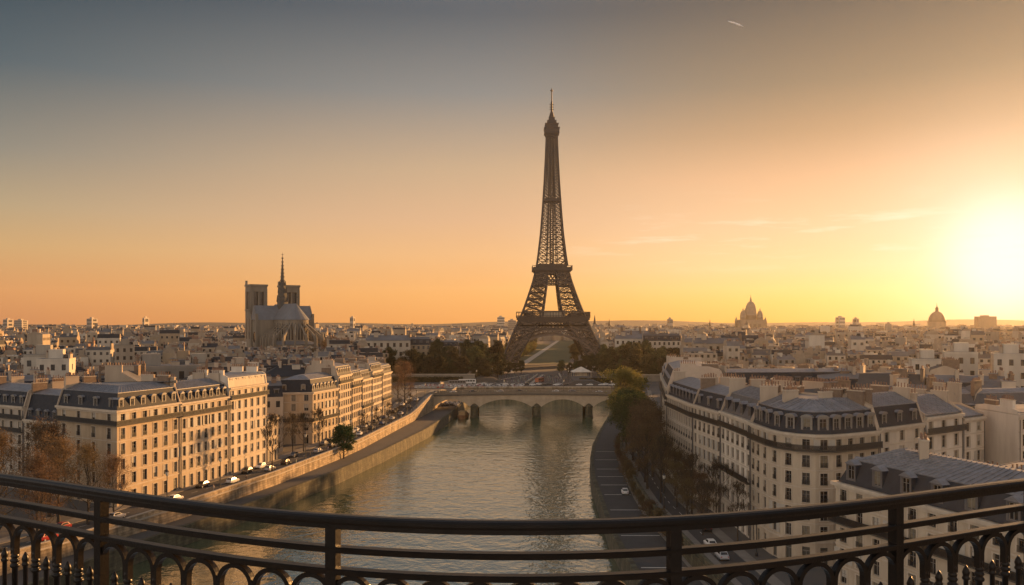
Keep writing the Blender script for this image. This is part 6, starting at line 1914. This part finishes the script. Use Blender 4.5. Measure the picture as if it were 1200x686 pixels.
def sweep(name, prof, zc, parent, m):
    """profile (offset outward, z) swept along the curve"""
    mb = MB(); rings = []
    for x in xs_r:
        y = ry(x); dy = (ry(x + .01) - ry(x - .01)) / .02; t = Vector((1, dy)).normalized(); n = Vector((-t.y, t.x))
        rings.append([(x + n.x * a, y + n.y * a, zc + b) for a, b in prof])
    k = len(prof)
    for A, B in zip(rings, rings[1:]):
        for i in range(k): j = (i + 1) % k; mb.poly([A[i], B[i], B[j], A[j]])
    mb.poly(rings[0]); mb.poly(rings[-1][::-1])
    return mb.build(name, m, parent, ro, smooth=False)


cap = [(-.022, -.026), (-.025, -.019), (-.025, -.009), (-.020, -.003), (-.010, .0), (.010, .0), (.020, -.003), (.025, -.009), (.025, -.019), (.022, -.026)]
h_ = sweep('handrail', cap, ZT, rail, RAIL)
sweep('handrail_bar', [(-.018, -.0415), (-.018, -.0262), (.018, -.0262), (.018, -.0415)], ZT, rail, RAIL)
for z in (ZT - .098, ZT - .166):
    sweep('rail', [(-.017, -.019), (-.019, -.003), (-.015, 0), (.015, 0), (.019, -.003), (.017, -.019)], z, rail, RAIL)
pitch = .140
# arc length parametrisation
ss = [0.0]
for a, b in zip(xs_r, xs_r[1:]): ss.append(ss[-1] + math.hypot(b - a, ry(b) - ry(a)))


def at_s(s):
    x = float(np.interp(s, ss, xs_r)); y = ry(x); dy = (ry(x + .01) - ry(x - .01)) / .02
    return x, y, math.atan2(dy, 1)


def s_of_px(px):
    xx = min(np.linspace(-2.6, 2.6, 4001), key=lambda x: abs(600 + x / ry(x) * FPX - px)); return float(np.interp(xx, xs_r, ss))


mb = MB(); mb.box(-.018, .018, -.018, .018, -1.02, -.0412); mb.box(-.026, .026, -.026, .026, -1.02, -.95); POSTM = mb.mesh('post', RAIL)
posts = [s_of_px(p) for p in (119, 390, 790, 1050)]
d_ = posts[1] - posts[0]
allp = [posts[0] - (posts[3] - posts[2]) - .3] + posts + [posts[3] + .75]
for s in allp:
    if .05 < s < ss[-1] - .05:
        x, y, a = at_s(s); link('post', POSTM, rail, (x - ro[0], y - ro[1], ZT - ro[2]), a)
# hoop (flat bar bent to a half circle), ringed baluster, pointed picket
r_ = pitch / 2
mb = MB(); K = 14; tw_, td = .0075, .011
pr = []
for k in range(K + 1):
    t = math.pi * k / K; pr.append((-(r_ - .006) * math.cos(t), (r_ - .006) * math.sin(t)))
path = [(-(r_ - .006), -.05)] + pr + [((r_ - .006), -.05)]
for i in range(len(path) - 1):
    (xa, za), (xb, zb) = path[i], path[i + 1]
    d0 = Vector((path[min(i + 1, len(path) - 1)][0] - path[max(i - 1, 0)][0], path[min(i + 1, len(path) - 1)][1] - path[max(i - 1, 0)][1])).normalized()
    j = i + 1
    d1 = Vector((path[min(j + 1, len(path) - 1)][0] - path[max(j - 1, 0)][0], path[min(j + 1, len(path) - 1)][1] - path[max(j - 1, 0)][1])).normalized()
    n0, n1 = Vector((-d0.y, d0.x)) * tw_, Vector((-d1.y, d1.x)) * tw_
    q = lambda x, z, n, s, y: (x + n.x * s, y, z + n.y * s)
    A = [q(xa, za, n0, 1, -td), q(xa, za, n0, 1, td), q(xa, za, n0, -1, td), q(xa, za, n0, -1, -td)]
    B = [q(xb, zb, n1, 1, -td), q(xb, zb, n1, 1, td), q(xb, zb, n1, -1, td), q(xb, zb, n1, -1, -td)]
    for k in range(4): l = (k + 1) % 4; mb.poly([A[k], A[l], B[l], B[k]])
HOOP = mb.mesh('hoop', RAIL)
mb = MB(False)
mb.lathe([(.011, -.83), (.011, -.115), (.016, -.113), (.019, -.106), (.016, -.099), (.012, -.097), (.015, -.092), (.0185, -.086), (.015, -.08), (.012, -.078), (.015, -.073), (.0165, -.068), (.013, -.062), (.011, -.055), (.013, -.045), (.012, -.036)], 12)
BALU = mb.mesh('baluster', RAIL, smooth=True)
mb = MB(False); mb.lathe([(.009, -.83), (.009, -.125), (.013, -.122), (.0145, -.116), (.011, -.110), (.012, -.104), (.014, -.096), (.010, -.084), (.002, -.07)], 10)
PICK = mb.mesh('picket', RAIL, smooth=True)
zb_ = ZT - .166 - .019
for a, b in zip(allp, allp[1:]):
    n = max(1, round((b - a) / pitch)); w = (b - a) / n
    for k in range(n):
        x, y, an = at_s(a + (k + .5) * w)
        if abs(x) > 2.6: continue
        link('hoop', HOOP, rail, (x - ro[0], y - ro[1], zb_ - r_ - .002 - ro[2]), an, (w / pitch, 1, 1))
        link('picket', PICK, rail, (x - ro[0], y - ro[1], zb_ - .035 - ro[2]), an)
        if k:
            x, y, an = at_s(a + k * w); link('baluster', BALU, rail, (x - ro[0], y - ro[1], zb_ - r_ + .01 - ro[2]), an)
sweep('bottom_rail', [(-.016, -.012), (-.016, .012), (.016, .012), (.016, -.012)], ZT - .98, rail, RAIL)
# the balcony it stands on and the house below
bal = thing('balcony_slab', 'stone balcony slab under the foreground railing', 'balcony', (0, 2, ZT - 1.06))
mb = MB(); poly = [(x, ry(x) + .12) for x in xs_r[::6]] + [(xs_r[-1], ry(xs_r[-1]) + .12)]
pts = [(-2.75, -.9)] + [(2.75, -.9)] + poly[::-1]
for z0, z1 in ((ZT - 1.3, ZT - 1.02),):
    mb.poly([(x, y, z1) for x, y in pts]); mb.poly([(x, y, z0) for x, y in pts][::-1])
    for a, b in zip(pts, pts[1:] + pts[:1]): mb.poly([(*a, z0), (*b, z0), (*b, z1), (*a, z1)])
mb.build('slab', COPING, bal, (0, 2, ZT - 1.06))

# ------------------------------------------------------------------ contrail high up and the evening haze
d0 = Vector(((853 - 600) / FPX, 1, (378 - 25) / FPX)) * 3800; d1 = Vector(((871 - 600) / FPX, 1, (378 - 31.5) / FPX)) * 3800
CONTRAIL = (d0 + Vector((0, 0, HC)), d1 + Vector((0, 0, HC)))
mb = MB(False); mb.tube([CONTRAIL[0].lerp(CONTRAIL[1], t) + Vector((0, 0, math.sin(t * 3) * 2)) for t in (0, .2, .4, .6, .8, 1)], [.5, 2, 2.8, 3.2, 2.6, .8], 8)
cm_ = bpy.data.materials.new('contrail_vapour'); cm_.use_nodes = True
b = cm_.node_tree.nodes['Principled BSDF']; b.inputs['Base Color'].default_value = (1, 1, 1, 1); b.inputs['Alpha'].default_value = .9; b.inputs['Roughness'].default_value = 1
tag(mb.build('contrail', cm_, smooth=True), 'short thin white contrail high in the upper right sky', 'contrail', kind='stuff')

HAZE = 0.000032
mb = MB(); mb.box(-7000, 7000, -1000, 6000, -4, 280)
hm_ = bpy.data.materials.new('haze_air'); hm_.use_nodes = True
nt = hm_.node_tree; nt.nodes.clear()
o_ = nt.nodes.new('ShaderNodeOutputMaterial'); pv = nt.nodes.new('ShaderNodeVolumePrincipled')
pv.inputs['Color'].default_value = (1.0, .93, .84, 1); pv.inputs['Density'].default_value = HAZE; pv.inputs['Anisotropy'].default_value = .62
nt.links.new(pv.outputs[0], o_.inputs['Volume'])
hz_ = mb.build('haze', hm_); hz_['kind'] = 'stuff'; hz_['label'] = 'thin golden evening haze over the distant roofs'; hz_['category'] = 'haze'
